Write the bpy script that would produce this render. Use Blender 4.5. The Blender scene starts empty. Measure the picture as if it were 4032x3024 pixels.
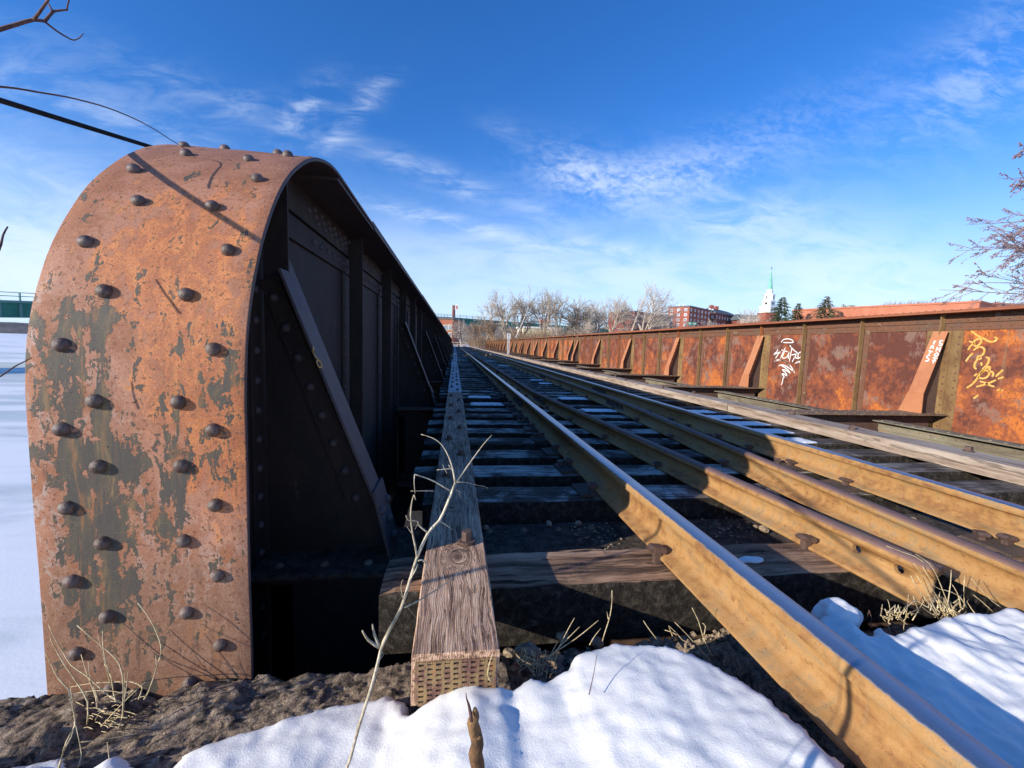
import bpy, bmesh, math, random
import numpy as np
from mathutils import Vector, Matrix, noise
R_ = random.Random(7)
C = bpy.context.scene.collection
SC = bpy.context.scene

# ------------------------------------------------------------------ camera
F_, CX, CY = 1655.0, 2016.0, 1512.0
def _n(v): return v/np.linalg.norm(v)
_fwd = _n(np.array([1790-CX, 1351-CY, F_]))
_rt = np.array([14200-CX, 1755-CY, F_]); _rt = _n(_rt-_fwd*(_rt@_fwd))
_dn = np.cross(_fwd, _rt)
CM = np.array([_rt, _fwd, -_dn])
cam = bpy.data.cameras.new('camera'); camo = bpy.data.objects.new('camera', cam); C.objects.link(camo)
cam.sensor_width = 36.0; cam.sensor_fit = 'HORIZONTAL'; cam.lens = F_/4032*36
cam.clip_start = 0.02; cam.clip_end = 9000
_m = Matrix(((CM[0][0], -CM[0][1], -CM[0][2], 0), (CM[1][0], -CM[1][1], -CM[1][2], 0), (CM[2][0], -CM[2][1], -CM[2][2], 0), (0, 0, 0, 1)))
camo.matrix_world = _m
SC.camera = camo
# survey helpers: the bearing of something seen in the photograph, met with a plane at its real place
def ray(u, v): return CM @ np.array([u-CX, v-CY, F_])
def aY(u, v, y): r = ray(u, v); return Vector(r*y/r[1])
def aZ(u, v, z): r = ray(u, v); return Vector(r*z/r[2])
def aX(u, v, x): r = ray(u, v); return Vector(r*x/r[0])
def aP(u, v, p, n):
    r = Vector(ray(u, v)); return r*(Vector(p).dot(n)/r.dot(n))
VK = 1/0.5486

# ------------------------------------------------------------------ node helper
class NT:
    def __init__(s, tree): s.t = tree; s.n = tree.nodes; s.l = tree.links
    def node(s, k, **kw):
        o = s.n.new(k)
        for a, b in kw.items(): setattr(o, a, b)
        return o
    def link(s, a, b): s.l.new(a, b)
    def put(s, sock, v):
        if hasattr(v, 'is_linked') or hasattr(v, 'links'): s.link(v, sock)
        elif isinstance(v, (tuple, list)) and len(v) == 3 and sock.type == 'RGBA': sock.default_value = (*v, 1)
        else: sock.default_value = v
    def math(s, op, a, b=None, c=None, clamp=False):
        o = s.node('ShaderNodeMath', operation=op); o.use_clamp = clamp
        s.put(o.inputs[0], a)
        if b is not None: s.put(o.inputs[1], b)
        if c is not None: s.put(o.inputs[2], c)
        return o.outputs[0]
    def vmath(s, op, a, b=None):
        o = s.node('ShaderNodeVectorMath', operation=op); s.put(o.inputs[0], a)
        if b is not None: s.put(o.inputs[1], b)
        return o.outputs['Value'] if op in ('DOT_PRODUCT', 'LENGTH', 'DISTANCE') else o.outputs[0]
    def sep(s, v): o = s.node('ShaderNodeSeparateXYZ'); s.link(v, o.inputs[0]); return o.outputs
    def comb(s, x, y, z):
        o = s.node('ShaderNodeCombineXYZ'); s.put(o.inputs[0], x); s.put(o.inputs[1], y); s.put(o.inputs[2], z); return o.outputs[0]
    def map(s, v, scale=(1, 1, 1), loc=(0, 0, 0), rot=(0, 0, 0)):
        o = s.node('ShaderNodeMapping'); s.link(v, o.inputs[0]); o.inputs['Scale'].default_value = scale
        o.inputs['Location'].default_value = loc; o.inputs['Rotation'].default_value = rot; return o.outputs[0]
    def noise(s, v, scale=5, detail=4, rough=.55, dist=0.0, out='Fac'):
        o = s.node('ShaderNodeTexNoise'); s.link(v, o.inputs['Vector']); s.put(o.inputs['Scale'], scale)
        o.inputs['Detail'].default_value = detail; o.inputs['Roughness'].default_value = rough; o.inputs['Distortion'].default_value = dist
        return o.outputs[0] if out == 'Fac' else o.outputs['Color']
    def vor(s, v, scale=5, feat='F1', out='Distance', rnd=1.0):
        o = s.node('ShaderNodeTexVoronoi', feature=feat); s.link(v, o.inputs['Vector']); o.inputs['Scale'].default_value = scale
        o.inputs['Randomness'].default_value = rnd; return o.outputs[out]
    def ss(s, v, a, b):
        o = s.node('ShaderNodeMapRange', interpolation_type='SMOOTHSTEP'); s.put(o.inputs[0], v)
        o.inputs[1].default_value = a; o.inputs[2].default_value = b; return o.outputs[0]
    def mix(s, f, a, b, mode='MIX'):
        o = s.node('ShaderNodeMix', data_type='RGBA', blend_type=mode); s.put(o.inputs[0], f)
        for i, v in ((6, a), (7, b)):
            s.put(o.inputs[i], v)
        return o.outputs[2]
    def ramp(s, f, stops, interp='LINEAR'):
        o = s.node('ShaderNodeValToRGB'); r = o.color_ramp; r.interpolation = interp
        while len(r.elements) < len(stops): r.elements.new(.5)
        for e, (p, c) in zip(r.elements, stops): e.position = p; e.color = (*c, 1)
        s.put(o.inputs[0], f); return o.outputs[0]
    def bump(s, h, strength=.5, dist=.002, normal=None):
        o = s.node('ShaderNodeBump'); s.put(o.inputs['Height'], h); o.inputs['Strength'].default_value = strength
        o.inputs['Distance'].default_value = dist
        if normal: s.link(normal, o.inputs['Normal'])
        return o.outputs[0]

# ------------------------------------------------------------------ world, sun, exposure
SUN_D = Vector((1, .49, -.385)).normalized()           # the way the light travels
sun_el = math.asin(-SUN_D.z); sun_az = math.atan2(-SUN_D.x, -SUN_D.y)
W = bpy.data.worlds.new('World'); SC.world = W; W.use_nodes = True
T = NT(W.node_tree); W.node_tree.nodes.clear()
out = T.node('ShaderNodeOutputWorld'); bg = T.node('ShaderNodeBackground')
sky = T.node('ShaderNodeTexSky', sky_type='NISHITA'); sky.sun_disc = False
sky.sun_elevation = sun_el; sky.sun_rotation = sun_az; sky.altitude = 0; sky.air_density = 1.0; sky.dust_density = 0.35; sky.ozone_density = 3.5
tc = T.node('ShaderNodeTexCoord'); D = tc.outputs['Generated']
dx, dy, dz = T.sep(D)
ysafe = T.math('MAXIMUM', dy, .05)
gx = T.math('DIVIDE', dx, ysafe); gz = T.math('DIVIDE', dz, ysafe)
zs = T.math('MAXIMUM', dz, .03)
pv = T.comb(T.math('DIVIDE', dx, zs), T.math('DIVIDE', dy, zs), 0)
def blob(u, v, ru, rv, ang, amp, sharp=1.0):
    """a cloud bank at the bearing of (u, v), radii in the same units, ang in degrees (clockwise)"""
    c = ray(u*VK, v*VK); cx, cz = c[0]/c[1], c[2]/c[1]
    k = 1/(F_*.5486)*(1+cx*cx*.9)
    a = math.radians(ang)
    ex = T.math('SUBTRACT', gx, cx); ez = T.math('SUBTRACT', gz, cz)
    p = T.math('ADD', T.math('MULTIPLY', ex, math.cos(a)/(ru*k)), T.math('MULTIPLY', ez, -math.sin(a)/(ru*k)))
    q = T.math('ADD', T.math('MULTIPLY', ex, math.sin(a)/(rv*k)), T.math('MULTIPLY', ez, math.cos(a)/(rv*k)))
    r2 = T.math('ADD', T.math('MULTIPLY', p, p), T.math('MULTIPLY', q, q))
    return T.math('MULTIPLY', T.math('EXPONENT', T.math('MULTIPLY', r2, -sharp)), amp)
def addall(L):
    o = L[0]
    for b in L[1:]: o = T.math('ADD', o, b)
    return o
gv = T.comb(gx, gz, 0)
# streaky cirrus
st = addall([blob(655, 235, 70, 24, -48, 1.25), blob(760, 250, 95, 22, -50, 1.3), blob(530, 232, 50, 22, -20, .5), blob(430, 190, 60, 22, 25, .3), blob(320, 165, 55, 20, 25, .3),
             blob(850, 350, 100, 22, 18, .62), blob(975, 395, 90, 26, 22, .8), blob(1160, 455, 100, 20, 16, .7), blob(900, 462, 120, 15, 10, .95), blob(1080, 505, 170, 18, 9, .95), blob(1300, 530, 110, 13, 8, .8),
             blob(1590, 470, 95, 26, -10, .95), blob(1090, 290, 50, 26, 30, .35), blob(110, 215, 260, 50, 12, .32), blob(60, 100, 160, 40, 15, .12), blob(250, 260, 180, 22, 18, .35),
             blob(60, 370, 130, 25, 14, .4), blob(2190, 120, 110, 46, -40, .6), blob(2060, 200, 150, 34, -30, .22), blob(1900, 250, 160, 30, -25, .12)])
# low veil near the horizon
vl = addall([blob(1250, 570, 420, 42, 3, .75), blob(1800, 570, 230, 60, 12, .95), blob(1200, 620, 700, 50, 0, .35), blob(30, 540, 190, 75, 0, .95), blob(-100, 620, 400, 60, 0, .6), blob(2300, 640, 300, 40, 0, .3)])
rp = addall([blob(1250, 375, 100, 46, 14, .95), blob(1400, 390, 150, 42, -10, .85), blob(1570, 335, 170, 45, -22, .34), blob(1760, 255, 200, 45, -28, .16)])
w1 = T.noise(T.map(pv, (1.3, 1.3, 1)), 1.0, 6, .62, 1.2)
w2 = T.noise(T.map(gv, (5, 16, 1), rot=(0, 0, .28)), 1.0, 6, .62, .6)
w3 = T.noise(T.map(gv, (40, 66, 1), rot=(0, 0, .5)), 1.0, 4, .6, .5)
w4 = T.noise(T.map(gv, (9, 26, 1), rot=(0, 0, -.75)), 1.0, 5, .65, .8)
streak = T.math('MULTIPLY', st, T.ss(T.math('ADD', T.math('MULTIPLY', w2, .6), T.math('MULTIPLY', w4, .4)), .40, .66))
veil = T.math('MULTIPLY', vl, T.ss(w2, .25, .62))
rip = T.math('MULTIPLY', rp, T.ss(T.math('ADD', T.math('MULTIPLY', w3, .45), T.math('MULTIPLY', w2, .55)), .36, .66))
front = T.ss(dy, .1, .35)
mask = T.math('MULTIPLY', T.math('ADD', T.math('ADD', streak, veil), rip), front)
general = T.math('MULTIPLY', T.ss(w1, .56, .85), .3)      # thin cirrus over the rest of the sky
cl = T.math('MULTIPLY', T.math('MAXIMUM', mask, T.math('MULTIPLY', general, T.math('SUBTRACT', 1.0, front))), T.ss(dz, 0.0, .03))
cl = T.math('MINIMUM', T.math('MULTIPLY', cl, .42), .55)
skyc = T.node('ShaderNodeHueSaturation'); skyc.inputs['Saturation'].default_value = 1.2; T.link(sky.outputs[0], skyc.inputs['Color'])
skc = T.mix(1.0, skyc.outputs[0], (.63, .93, 1.31), 'MULTIPLY')
skc = T.mix(T.math('MULTIPLY', T.math('POWER', T.ss(dz, .42, -.02), 1.3), .88), skc, (4.3, 5.4, 6.9))
col = T.mix(cl, skc, (5.5, 6.2, 7.1))
T.link(col, bg.inputs[0]); bg.inputs[1].default_value = 0.135
T.link(bg.outputs[0], out.inputs[0])
sl = bpy.data.lights.new('sun', 'SUN'); slo = bpy.data.objects.new('sun', sl); C.objects.link(slo)
sl.energy = 4.6; sl.angle = math.radians(.53); sl.color = (1, .92, .79)
slo.rotation_mode = 'QUATERNION'; slo.rotation_quaternion = SUN_D.to_track_quat('-Z', 'Y'); slo.location = (-6, -4, 5)
SC.view_settings.view_transform = 'Standard'; SC.view_settings.look = 'None'; SC.view_settings.gamma = 1
SC.view_settings.use_curve_mapping = False; SC.view_settings.exposure = 0.36

# ------------------------------------------------------------------ mesh helpers
class MB:
    def __init__(s): s.v = []; s.f = []; s.mi = []
    def add(s, vs, fs, mi=0):
        o = len(s.v); s.v += [tuple(v) for v in vs]; s.f += [tuple(i+o for i in f) for f in fs]; s.mi += [mi]*len(fs)
    def box(s, a, b, mi=0):
        x0, y0, z0 = a; x1, y1, z1 = b
        s.add([(x0, y0, z0), (x1, y0, z0), (x1, y1, z0), (x0, y1, z0), (x0, y0, z1), (x1, y0, z1), (x1, y1, z1), (x0, y1, z1)],
              [(0, 3, 2, 1), (4, 5, 6, 7), (0, 1, 5, 4), (1, 2, 6, 5), (2, 3, 7, 6), (3, 0, 4, 7)], mi)
    def prism(s, poly, ax, a, b, mi=0):
        """poly: list of 2-D points in the two other axes (cyclic order), extruded along ax from a to b"""
        n = len(poly)
        def P(p, t): return {'x': (t, p[0], p[1]), 'y': (p[0], t, p[1]), 'z': (p[0], p[1], t)}[ax]
        vs = [P(p, a) for p in poly]+[P(p, b) for p in poly]
        fs = [tuple(range(n))[::-1], tuple(range(n, 2*n))]+[(i, (i+1) % n, n+(i+1) % n, n+i) for i in range(n)]
        s.add(vs, fs, mi)
    def quadbox(s, pts, nrm, th, mi=0):
        nrm = Vector(nrm).normalized()*th; n = len(pts)
        pts = [Vector(p) for p in pts]
        vs = pts+[p+nrm for p in pts]
        s.add(vs, [tuple(range(n))[::-1], tuple(range(n, 2*n))]+[(i, (i+1) % n, n+(i+1) % n, n+i) for i in range(n)], mi)
    def tube(s, pts, rad, sides=6, cap=True, mi=0):
        pts = [Vector(p) for p in pts]; n = len(pts)
        if not hasattr(rad, '__len__'): rad = [rad]*n
        vs = []; up = Vector((0.13, 0.21, .97))
        for i, p in enumerate(pts):
            t = (pts[min(i+1, n-1)]-pts[max(i-1, 0)])
            if t.length < 1e-9: t = Vector((0, 0, 1))
            t.normalize(); a = t.cross(up)
            if a.length < .05: a = t.cross(Vector((1, 0, 0)))
            a.normalize(); b = t.cross(a)
            for k in range(sides):
                th = 2*math.pi*k/sides; vs.append(p+(a*math.cos(th)+b*math.sin(th))*rad[i])
        fs = [(i*sides+k, i*sides+(k+1) % sides, (i+1)*sides+(k+1) % sides, (i+1)*sides+k) for i in range(n-1) for k in range(sides)]
        if cap: fs += [tuple(range(sides))[::-1], tuple((n-1)*sides+k for k in range(sides))]
        s.add(vs, fs, mi)
    def dome(s, c, n, r, h, seg=10, rings=3, mi=0, under=.004):
        n = Vector(n).normalized(); a = n.orthogonal().normalized(); b = n.cross(a); c = Vector(c)
        vs = []; 
        for j in range(rings+1):
            t = j/rings*math.pi/2
            rr, hh = r*math.cos(t)*.999+1e-5, h*math.sin(t)
            if j == 0: hh = 0
            if j == rings: break
            for k in range(seg):
                th = 2*math.pi*k/seg; vs.append(c+(a*math.cos(th)+b*math.sin(th))*rr+n*hh)
        vs.append(c+n*h); top = len(vs)-1
        base = len(vs)
        for k in range(seg):
            th = 2*math.pi*k/seg; vs.append(c+(a*math.cos(th)+b*math.sin(th))*r-n*under)
        fs = [(j*seg+k, j*seg+(k+1) % seg, (j+1)*seg+(k+1) % seg, (j+1)*seg+k) for j in range(rings-1) for k in range(seg)]
        fs += [((rings-1)*seg+k, (rings-1)*seg+(k+1) % seg, top) for k in range(seg)]
        fs += [(base+k, base+(k+1) % seg, (k+1) % seg, k) for k in range(seg)]
        s.add(vs, fs, mi)
    def ribbon(s, pts, nrm, w, th=.0015, mi=0):
        nrm = Vector(nrm).normalized(); pts = [Vector(p) for p in pts]; n = len(pts)
        L = []; 
        for i, p in enumerate(pts):
            t = (pts[min(i+1, n-1)]-pts[max(i-1, 0)]).normalized(); a = nrm.cross(t).normalized()
            ww = w*.5*(.75 if i in (0, n-1) else 1)
            L.append((p+a*ww, p-a*ww))
        vs = [q for pr in L for q in pr]+[q-nrm*th*.9 for pr in L for q in pr]
        fs = [(2*i, 2*i+1, 2*i+3, 2*i+2) for i in range(n-1)]
        m = 2*n
        fs += [(2*i+1, m+2*i+1, m+2*i+3, 2*i+3) for i in range(n-1)]+[(2*i, 2*i+2, m+2*i+2, m+2*i) for i in range(n-1)]
        s.add(vs, fs, mi)
    def mesh(s, name, mats, smooth=False):
        me = bpy.data.meshes.new(name); me.from_pydata(s.v, [], s.f); 
        for m in (mats if isinstance(mats, (list, tuple)) else [mats]): me.materials.append(m)
        if any(s.mi): me.polygons.foreach_set('material_index', s.mi)
        if smooth: me.polygons.foreach_set('use_smooth', [True]*len(s.f))
        me.update(); return me
def link(name, me, parent=None, loc=None, **kw):
    o = bpy.data.objects.new(name, me); C.objects.link(o)
    if parent: o.parent = parent
    if loc is not None: o.location = loc
    for k, v in kw.items(): o[k] = v
    return o
def obj(name, mb, mats, parent=None, loc=None, smooth=False, bevel=0, seg=2, **kw):
    me = mb.mesh(name, mats, smooth); o = link(name, me, parent, loc, **kw)
    if bevel:
        md = o.modifiers.new('bevel', 'BEVEL'); md.width = bevel; md.segments = seg; md.limit_method = 'ANGLE'; md.angle_limit = .6
    return o
def thing(name, label, cat, loc=(0, 0, 0), group=None):
    o = bpy.data.objects.new(name, None); C.objects.link(o); o.location = loc; o['label'] = label; o['category'] = cat
    o.empty_display_size = .1
    if group: o['group'] = group
    return o
def tag(o, label, cat, group=None):
    o['label'] = label; o['category'] = cat
    if group: o['group'] = group
    return o
def recenter(root):
    pass
def fbm(x, y, z=0, o=4, H=.5, s=1.0):
    return noise.fractal((x*s, y*s, z*s), H, 2.0, o)

# ------------------------------------------------------------------ materials
def mat(name, rough=.8, spec=.3, metal=0.0):
    m = bpy.data.materials.new(name); m.use_nodes = True; n = NT(m.node_tree)
    b = m.node_tree.nodes['Principled BSDF']; b.inputs['Roughness'].default_value = rough
    b.inputs['Specular IOR Level'].default_value = spec; b.inputs['Metallic'].default_value = metal
    n.b = b; n.tc = n.node('ShaderNodeTexCoord'); n.O = n.tc.outputs['Object']
    n.geo = n.node('ShaderNodeNewGeometry'); n.P = n.geo.outputs['Position']
    n.rnd = n.node('ShaderNodeObjectInfo').outputs['Random']
    return m, n
def fin(n, col, bump=None, rough=None):
    n.put(n.b.inputs['Base Color'], col)
    if bump is not None: n.link(bump, n.b.inputs['Normal'])
    if rough is not None: n.put(n.b.inputs['Roughness'], rough)
def flat(name, col, rough=.8, spec=.3, var=.25, sc=3.0):
    m, n = mat(name, rough, spec)
    f = n.noise(n.P, sc, 4, .6)
    c = n.mix(n.math('MULTIPLY', n.ss(f, .3, .7), 1.0), tuple(x*(1-var) for x in col), tuple(min(1, x*(1+var)) for x in col))
    fin(n, c); return m

# the old end plate: rust, bare pinkish steel, flaking grey-green paint. uv = (X, length along the plate) in metres
def m_endplate():
    m, n = mat('old_painted_steel', .75, .35)
    uv = n.node('ShaderNodeUVMap').outputs[0]; X, S, _ = n.sep(uv)
    V3 = n.comb(X, S, 0)
    def g(cx, cs, rx, rs, amp):
        a = n.math('DIVIDE', n.math('SUBTRACT', X, cx), rx); b = n.math('DIVIDE', n.math('SUBTRACT', S, cs), rs)
        return n.math('MULTIPLY', n.math('EXPONENT', n.math('MULTIPLY', n.math('ADD', n.math('MULTIPLY', a, a), n.math('MULTIPLY', b, b)), -1.0)), amp)
    def tot(L):
        o = L[0]
        for q in L[1:]: o = n.math('ADD', o, q)
        return o
    A = n.noise(V3, 9, 8, .62, .4); B = n.noise(n.map(V3, (1, .55, 1), (3.1, 7.7, 0)), 26, 8, .68, .6); Cn = n.noise(n.map(V3, (1, 1, 1), (9, 2, 0)), 90, 6, .7)
    D_ = n.noise(n.map(V3, (1, .18, 1), (5, 5, 0)), 34, 4, .6, .3)
    fine = n.noise(V3, 420, 4, .7)
    # undercoat: pinkish brown to vivid orange
    org = tot([g(-.62, .05, .16, .25, .9), g(-.66, .45, .2, .28, .75), g(-.80, .35, .16, .16, .5), g(-.53, -.12, .06, .2, .6), g(-.64, -.16, .05, .04, .6), g(-.60, -.30, .10, .10, .2), g(-.62, -.56, .07, .05, .35)])
    of = n.ss(n.math('ADD', n.math('MULTIPLY', org, .62), n.math('MULTIPLY', n.math('SUBTRACT', B, .5), 2.2)), .18, .62)
    pink = n.mix(n.ss(A, .40, .60), (.46, .22, .135), (.34, .135, .065))
    pink = n.mix(n.math('MULTIPLY', n.ss(B, .47, .58), n.ss(S, .45, .2)), pink, (.45, .33, .275))
    pink = n.mix(n.math('MULTIPLY', n.ss(Cn, .46, .60), .6), pink, (.42, .16, .08))
    orange = n.mix(n.ss(n.math('ADD', n.math('MULTIPLY', B, .5), n.math('MULTIPLY', Cn, .5)), .42, .58), (.42, .13, .055), (.72, .27, .085))
    orange = n.mix(n.math('MULTIPLY', n.ss(Cn, .50, .60), .6), orange, (.28, .10, .05))
    base = n.mix(of, pink, orange)
    brown = n.ss(n.math('ADD', S, n.math('MULTIPLY', n.math('SUBTRACT', A, .5), .5)), -.28, -.52)
    base = n.mix(n.math('MULTIPLY', brown, .75), base, n.mix(n.ss(B, .4, .65), (.22, .12, .075), (.33, .16, .08)))
    top = n.ss(S, .55, .95)
    base = n.mix(n.math('MULTIPLY', top, .6), base, n.mix(n.ss(A, .3, .7), (.30, .13, .085), (.22, .12, .085)))
    base = n.mix(n.math('MULTIPLY', n.ss(Cn, .55, .63), .8), base, (.15, .06, .035))
    # flaking paint
    pf = tot([g(-.885, .03, .085, .24, 1.0), g(-.80, -.28, .085, .20, .95), g(-.88, -.38, .055, .2, .7), g(-.79, -.52, .075, .1, .8), g(-.86, .22, .07, .07, .9), g(-.80, -.12, .08, .06, .55),
              g(-.665, -.17, .035, .15, .85), g(-.69, -.36, .03, .08, .7), g(-.575, -.09, .05, .13, .65), g(-.56, .10, .05, .12, .42), g(-.515, -.45, .02, .10, .8), g(-.75, -.71, .05, .06, .9), g(-.66, .16, .12, .1, .25), g(-.70, -.08, .1, .1, .3), g(-.63, -.60, .05, .03, .5)])
    pt = n.math('ADD', n.math('ADD', n.math('MULTIPLY', pf, .50), n.math('MULTIPLY', n.math('SUBTRACT', n.noise(n.map(V3, (1, .22, 1), (8, 1, 0)), 30, 6, .68), .5), 1.5)), n.math('ADD', n.math('MULTIPLY', n.math('SUBTRACT', B, .5), 2.3), n.math('ADD', n.math('MULTIPLY', n.math('SUBTRACT', A, .5), 1.1), n.math('MULTIPLY', n.math('SUBTRACT', Cn, .5), .75))))
    pm = n.ss(pt, .35, .372)
    paint = n.mix(n.ss(D_, .42, .66), (.088, .076, .062), (.135, .105, .066))
    paint = n.mix(n.math('MULTIPLY', n.ss(D_, .58, .68), .75), paint, (.30, .18, .08))
    paint = n.mix(n.math('MULTIPLY', n.math('MULTIPLY', n.ss(n.vor(n.vmath('ADD', V3, n.vmath('MULTIPLY', n.noise(V3, 30, 3, .6, out='Color'), (.03, .03, 0))), 34, 'DISTANCE_TO_EDGE'), .035, .0), n.ss(A, .46, .58)), .7), paint, (.2, .13, .07))
    edge = n.math('MULTIPLY', n.ss(pt, .27, .335), n.math('SUBTRACT', 1.0, pm))
    base = n.mix(n.math('MULTIPLY', edge, .45), base, (.40, .19, .10))
    pit = n.math('MULTIPLY', n.ss(n.noise(n.map(V3, (1, .8, 1), (1, 8, 0)), 70, 5, .7), .66, .70), 1.0)
    c = n.mix(pm, base, paint)
    near = n.math('EXPONENT', n.math('MULTIPLY', n.math('POWER', n.math('DIVIDE', n.math('ABSOLUTE', n.math('SUBTRACT', n.math('ABSOLUTE', n.math('SUBTRACT', X, -.7385)), .125)), .055), 2.0), -1.0))
    c = n.mix(n.math('MULTIPLY', n.math('MULTIPLY', near, n.ss(n.noise(n.map(V3, (1, .10, 1), (2, 6, 0)), 60, 4, .6), .54, .64)), .55), c, (.36, .16, .06))
    c = n.mix(n.math('MULTIPLY', n.ss(n.noise(n.map(V3, (1, .13, 1), (6, 2, 0)), 44, 5, .65), .60, .68), n.math('MULTIPLY', n.ss(S, .3, -.1), .55)), c, (.085, .06, .045))
    c = n.mix(n.math('MULTIPLY', pit, .85), c, (.04, .022, .018))
    c = n.mix(n.math('MULTIPLY', n.ss(fine, .42, .62), .55), c, n.mix(.5, c, (.0, .0, .0)))
    c = n.mix(n.math('MULTIPLY', n.ss(n.noise(n.map(V3, (1, 1, 1), (2, 2, 0)), 150, 3, .6), .60, .66), n.math('MULTIPLY', n.math('SUBTRACT', 1.0, pm), .5)), c, (.50, .30, .20))
    h = n.math('ADD', n.math('ADD', n.math('MULTIPLY', pm, .5), n.math('MULTIPLY', fine, .22)), n.math('ADD', n.math('MULTIPLY', Cn, .35), n.math('MULTIPLY', pit, -.6)))
    fin(n, c, n.bump(h, 1.0, .0030), n.math('SUBTRACT', .82, n.math('MULTIPLY', B, .25)))
    return m
M_END = m_endplate()
def m_steel(name, stops, sc=(1, 1, 1), rough=.75, b=.4, fine=160, spots=None, coord='P'):
    m, n = mat(name, rough, .35)
    V = n.vmath('ADD', n.P, n.vmath('SCALE', n.comb(n.rnd, n.rnd, n.rnd), None)) if False else n.P
    V = n.map(V, sc)
    A = n.noise(V, 1.0, 8, .66, .5); B = n.noise(n.map(V, (1, 1, 1), (7, 3, 5)), 4.5, 6, .65, .6)
    f = n.math('ADD', n.math('MULTIPLY', A, .6), n.math('MULTIPLY', B, .4))
    c = n.ramp(f, stops)
    fn = n.noise(n.P, fine, 4, .7)
    if spots: 
        s_ = n.noise(n.map(V, (1, 1, 1), (2, 9, 1)), 3.2, 7, .7, .4)
        c = n.mix(n.ss(s_, spots[0], spots[0]+.05), c, spots[1])
    c = n.mix(n.math('MULTIPLY', n.ss(fn, .4, .7), .35), c, n.mix(.55, c, (0, 0, 0)))
    fin(n, c, n.bump(n.math('ADD', fn, n.math('MULTIPLY', B, 1.2)), b, .003)); return m
M_RIVET = m_steel('rivet_steel', [(.3, (.06, .042, .036)), (.47, (.12, .075, .055)), (.57, (.19, .14, .12)), (.7, (.26, .12, .07))], (22, 22, 22), .38, .5, 240)
M_DARK = m_steel('grimy_shaded_steel', [(.3, (.012, .009, .008)), (.5, (.028, .020, .017)), (.62, (.045, .028, .022)), (.75, (.075, .065, .055))], (2.2, 2.2, 1.2), .7, .9, 120, (.64, (.085, .08, .068)))  # left girder: grime, with the inner face's shade put into the colour
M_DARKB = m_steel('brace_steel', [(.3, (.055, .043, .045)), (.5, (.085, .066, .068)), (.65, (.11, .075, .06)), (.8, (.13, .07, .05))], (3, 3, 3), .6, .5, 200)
M_WEB = m_steel('rusted_web_plate', [(.36, (.075, .032, .026)), (.43, (.16, .06, .036)), (.475, (.30, .10, .04)), (.52, (.20, .085, .05)), (.56, (.42, .14, .035)), (.61, (.26, .12, .07)), (.68, (.25, .19, .16))], (2.2, 2.2, 1.5), .8, .9, 60, (.57, (.20, .17, .155)))
M_WEBO = m_steel('orange_rust_web_plate', [(.37, (.10, .038, .028)), (.44, (.24, .08, .035)), (.49, (.46, .14, .03)), (.53, (.24, .09, .045)), (.58, (.55, .19, .04)), (.65, (.33, .16, .09))], (2.4, 2.4, 1.5), .8, .9, 60, (.585, (.12, .055, .04)))
def m_web(name, dark, mid, org, grey, seed, bias):
    m, n = mat(name, .82, .3)
    V = n.map(n.P, (1, 1, 1), (seed, seed*2.3, seed*.7)); z = n.sep(n.P)[2]
    big = n.noise(V, 1.5, 4, .6, .5); md = n.noise(V, 7, 7, .68, .2); fine = n.noise(n.map(V, (1, 1, .45)), 30, 6, .7); ff = n.noise(V, 110, 3, .7)
    drip = n.noise(n.map(V, (1, 6, .5)), 2.2, 4, .6, .2)
    a = n.math('ADD', n.math('MULTIPLY', n.math('SUBTRACT', big, .5), 1.9), n.math('ADD', n.math('MULTIPLY', n.math('SUBTRACT', md, .5), 1.7), n.math('MULTIPLY', n.math('SUBTRACT', fine, .5), 1.1)))
    a = n.math('ADD', n.math('ADD', a, n.math('MULTIPLY', n.math('SUBTRACT', n.rnd, .6), .38)), n.math('MULTIPLY', n.ss(z, -.1, -1.0), .22))
    c = n.mix(n.ss(a, -.25, .06), dark, mid); c = n.mix(n.ss(a, .14, .36), c, org)
    c = n.mix(n.math('MULTIPLY', n.ss(fine, .52, .60), .65), c, tuple(q*.42 for q in mid))
    c = n.mix(n.math('MULTIPLY', n.ss(n.math('ADD', n.noise(n.map(V, (1, 1, 1), (5, 5, 5)), 2.3, 6, .68), n.math('MULTIPLY', n.math('SUBTRACT', fine, .5), .35)), .54, .62), .8), c, grey)
    c = n.mix(n.math('MULTIPLY', n.ss(drip, .58, .70), .4), c, (.30, .19, .11))
    c = n.mix(n.math('MULTIPLY', n.ss(ff, .45, .65), .3), c, n.mix(.6, c, (0, 0, 0)))
    fin(n, c, n.bump(n.math('ADD', fine, n.math('MULTIPLY', ff, .5)), .8, .004)); return m
M_WEB = m_web('rusted_web_plate', (.115, .042, .032), (.27, .085, .048), (.50, .15, .045), (.25, .18, .155), 0.0, 0)
M_WEBO = m_web('orange_rust_web_plate', (.135, .046, .033), (.31, .092, .042), (.58, .175, .04), (.26, .16, .12), 4.7, 0)
M_ANG = m_steel('rust_brown_angle', [(.32, (.085, .05, .037)), (.48, (.20, .09, .05)), (.58, (.15, .085, .06)), (.72, (.33, .22, .12))], (1.6, 1.6, 3), .8, .9, 70, (.60, (.26, .20, .13)))
M_STIFF = m_steel('olive_rust_stiffener', [(.32, (.13, .06, .03)), (.45, (.22, .13, .055)), (.56, (.31, .20, .09)), (.72, (.36, .16, .06))], (1.2, 1.2, .8), .8, .6, 90)
M_STIFO = m_steel('orange_rust_stiffener', [(.32, (.15, .05, .025)), (.5, (.33, .115, .045)), (.65, (.42, .16, .06)), (.8, (.26, .15, .10))], (1.2, 1.2, .8), .8, .6, 90)
M_BRACE = m_steel('even_orange_rust_brace', [(.3, (.40, .15, .075)), (.5, (.50, .20, .09)), (.65, (.56, .24, .11)), (.8, (.36, .18, .12))], (2, 2, 2), .75, .4, 110)
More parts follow.
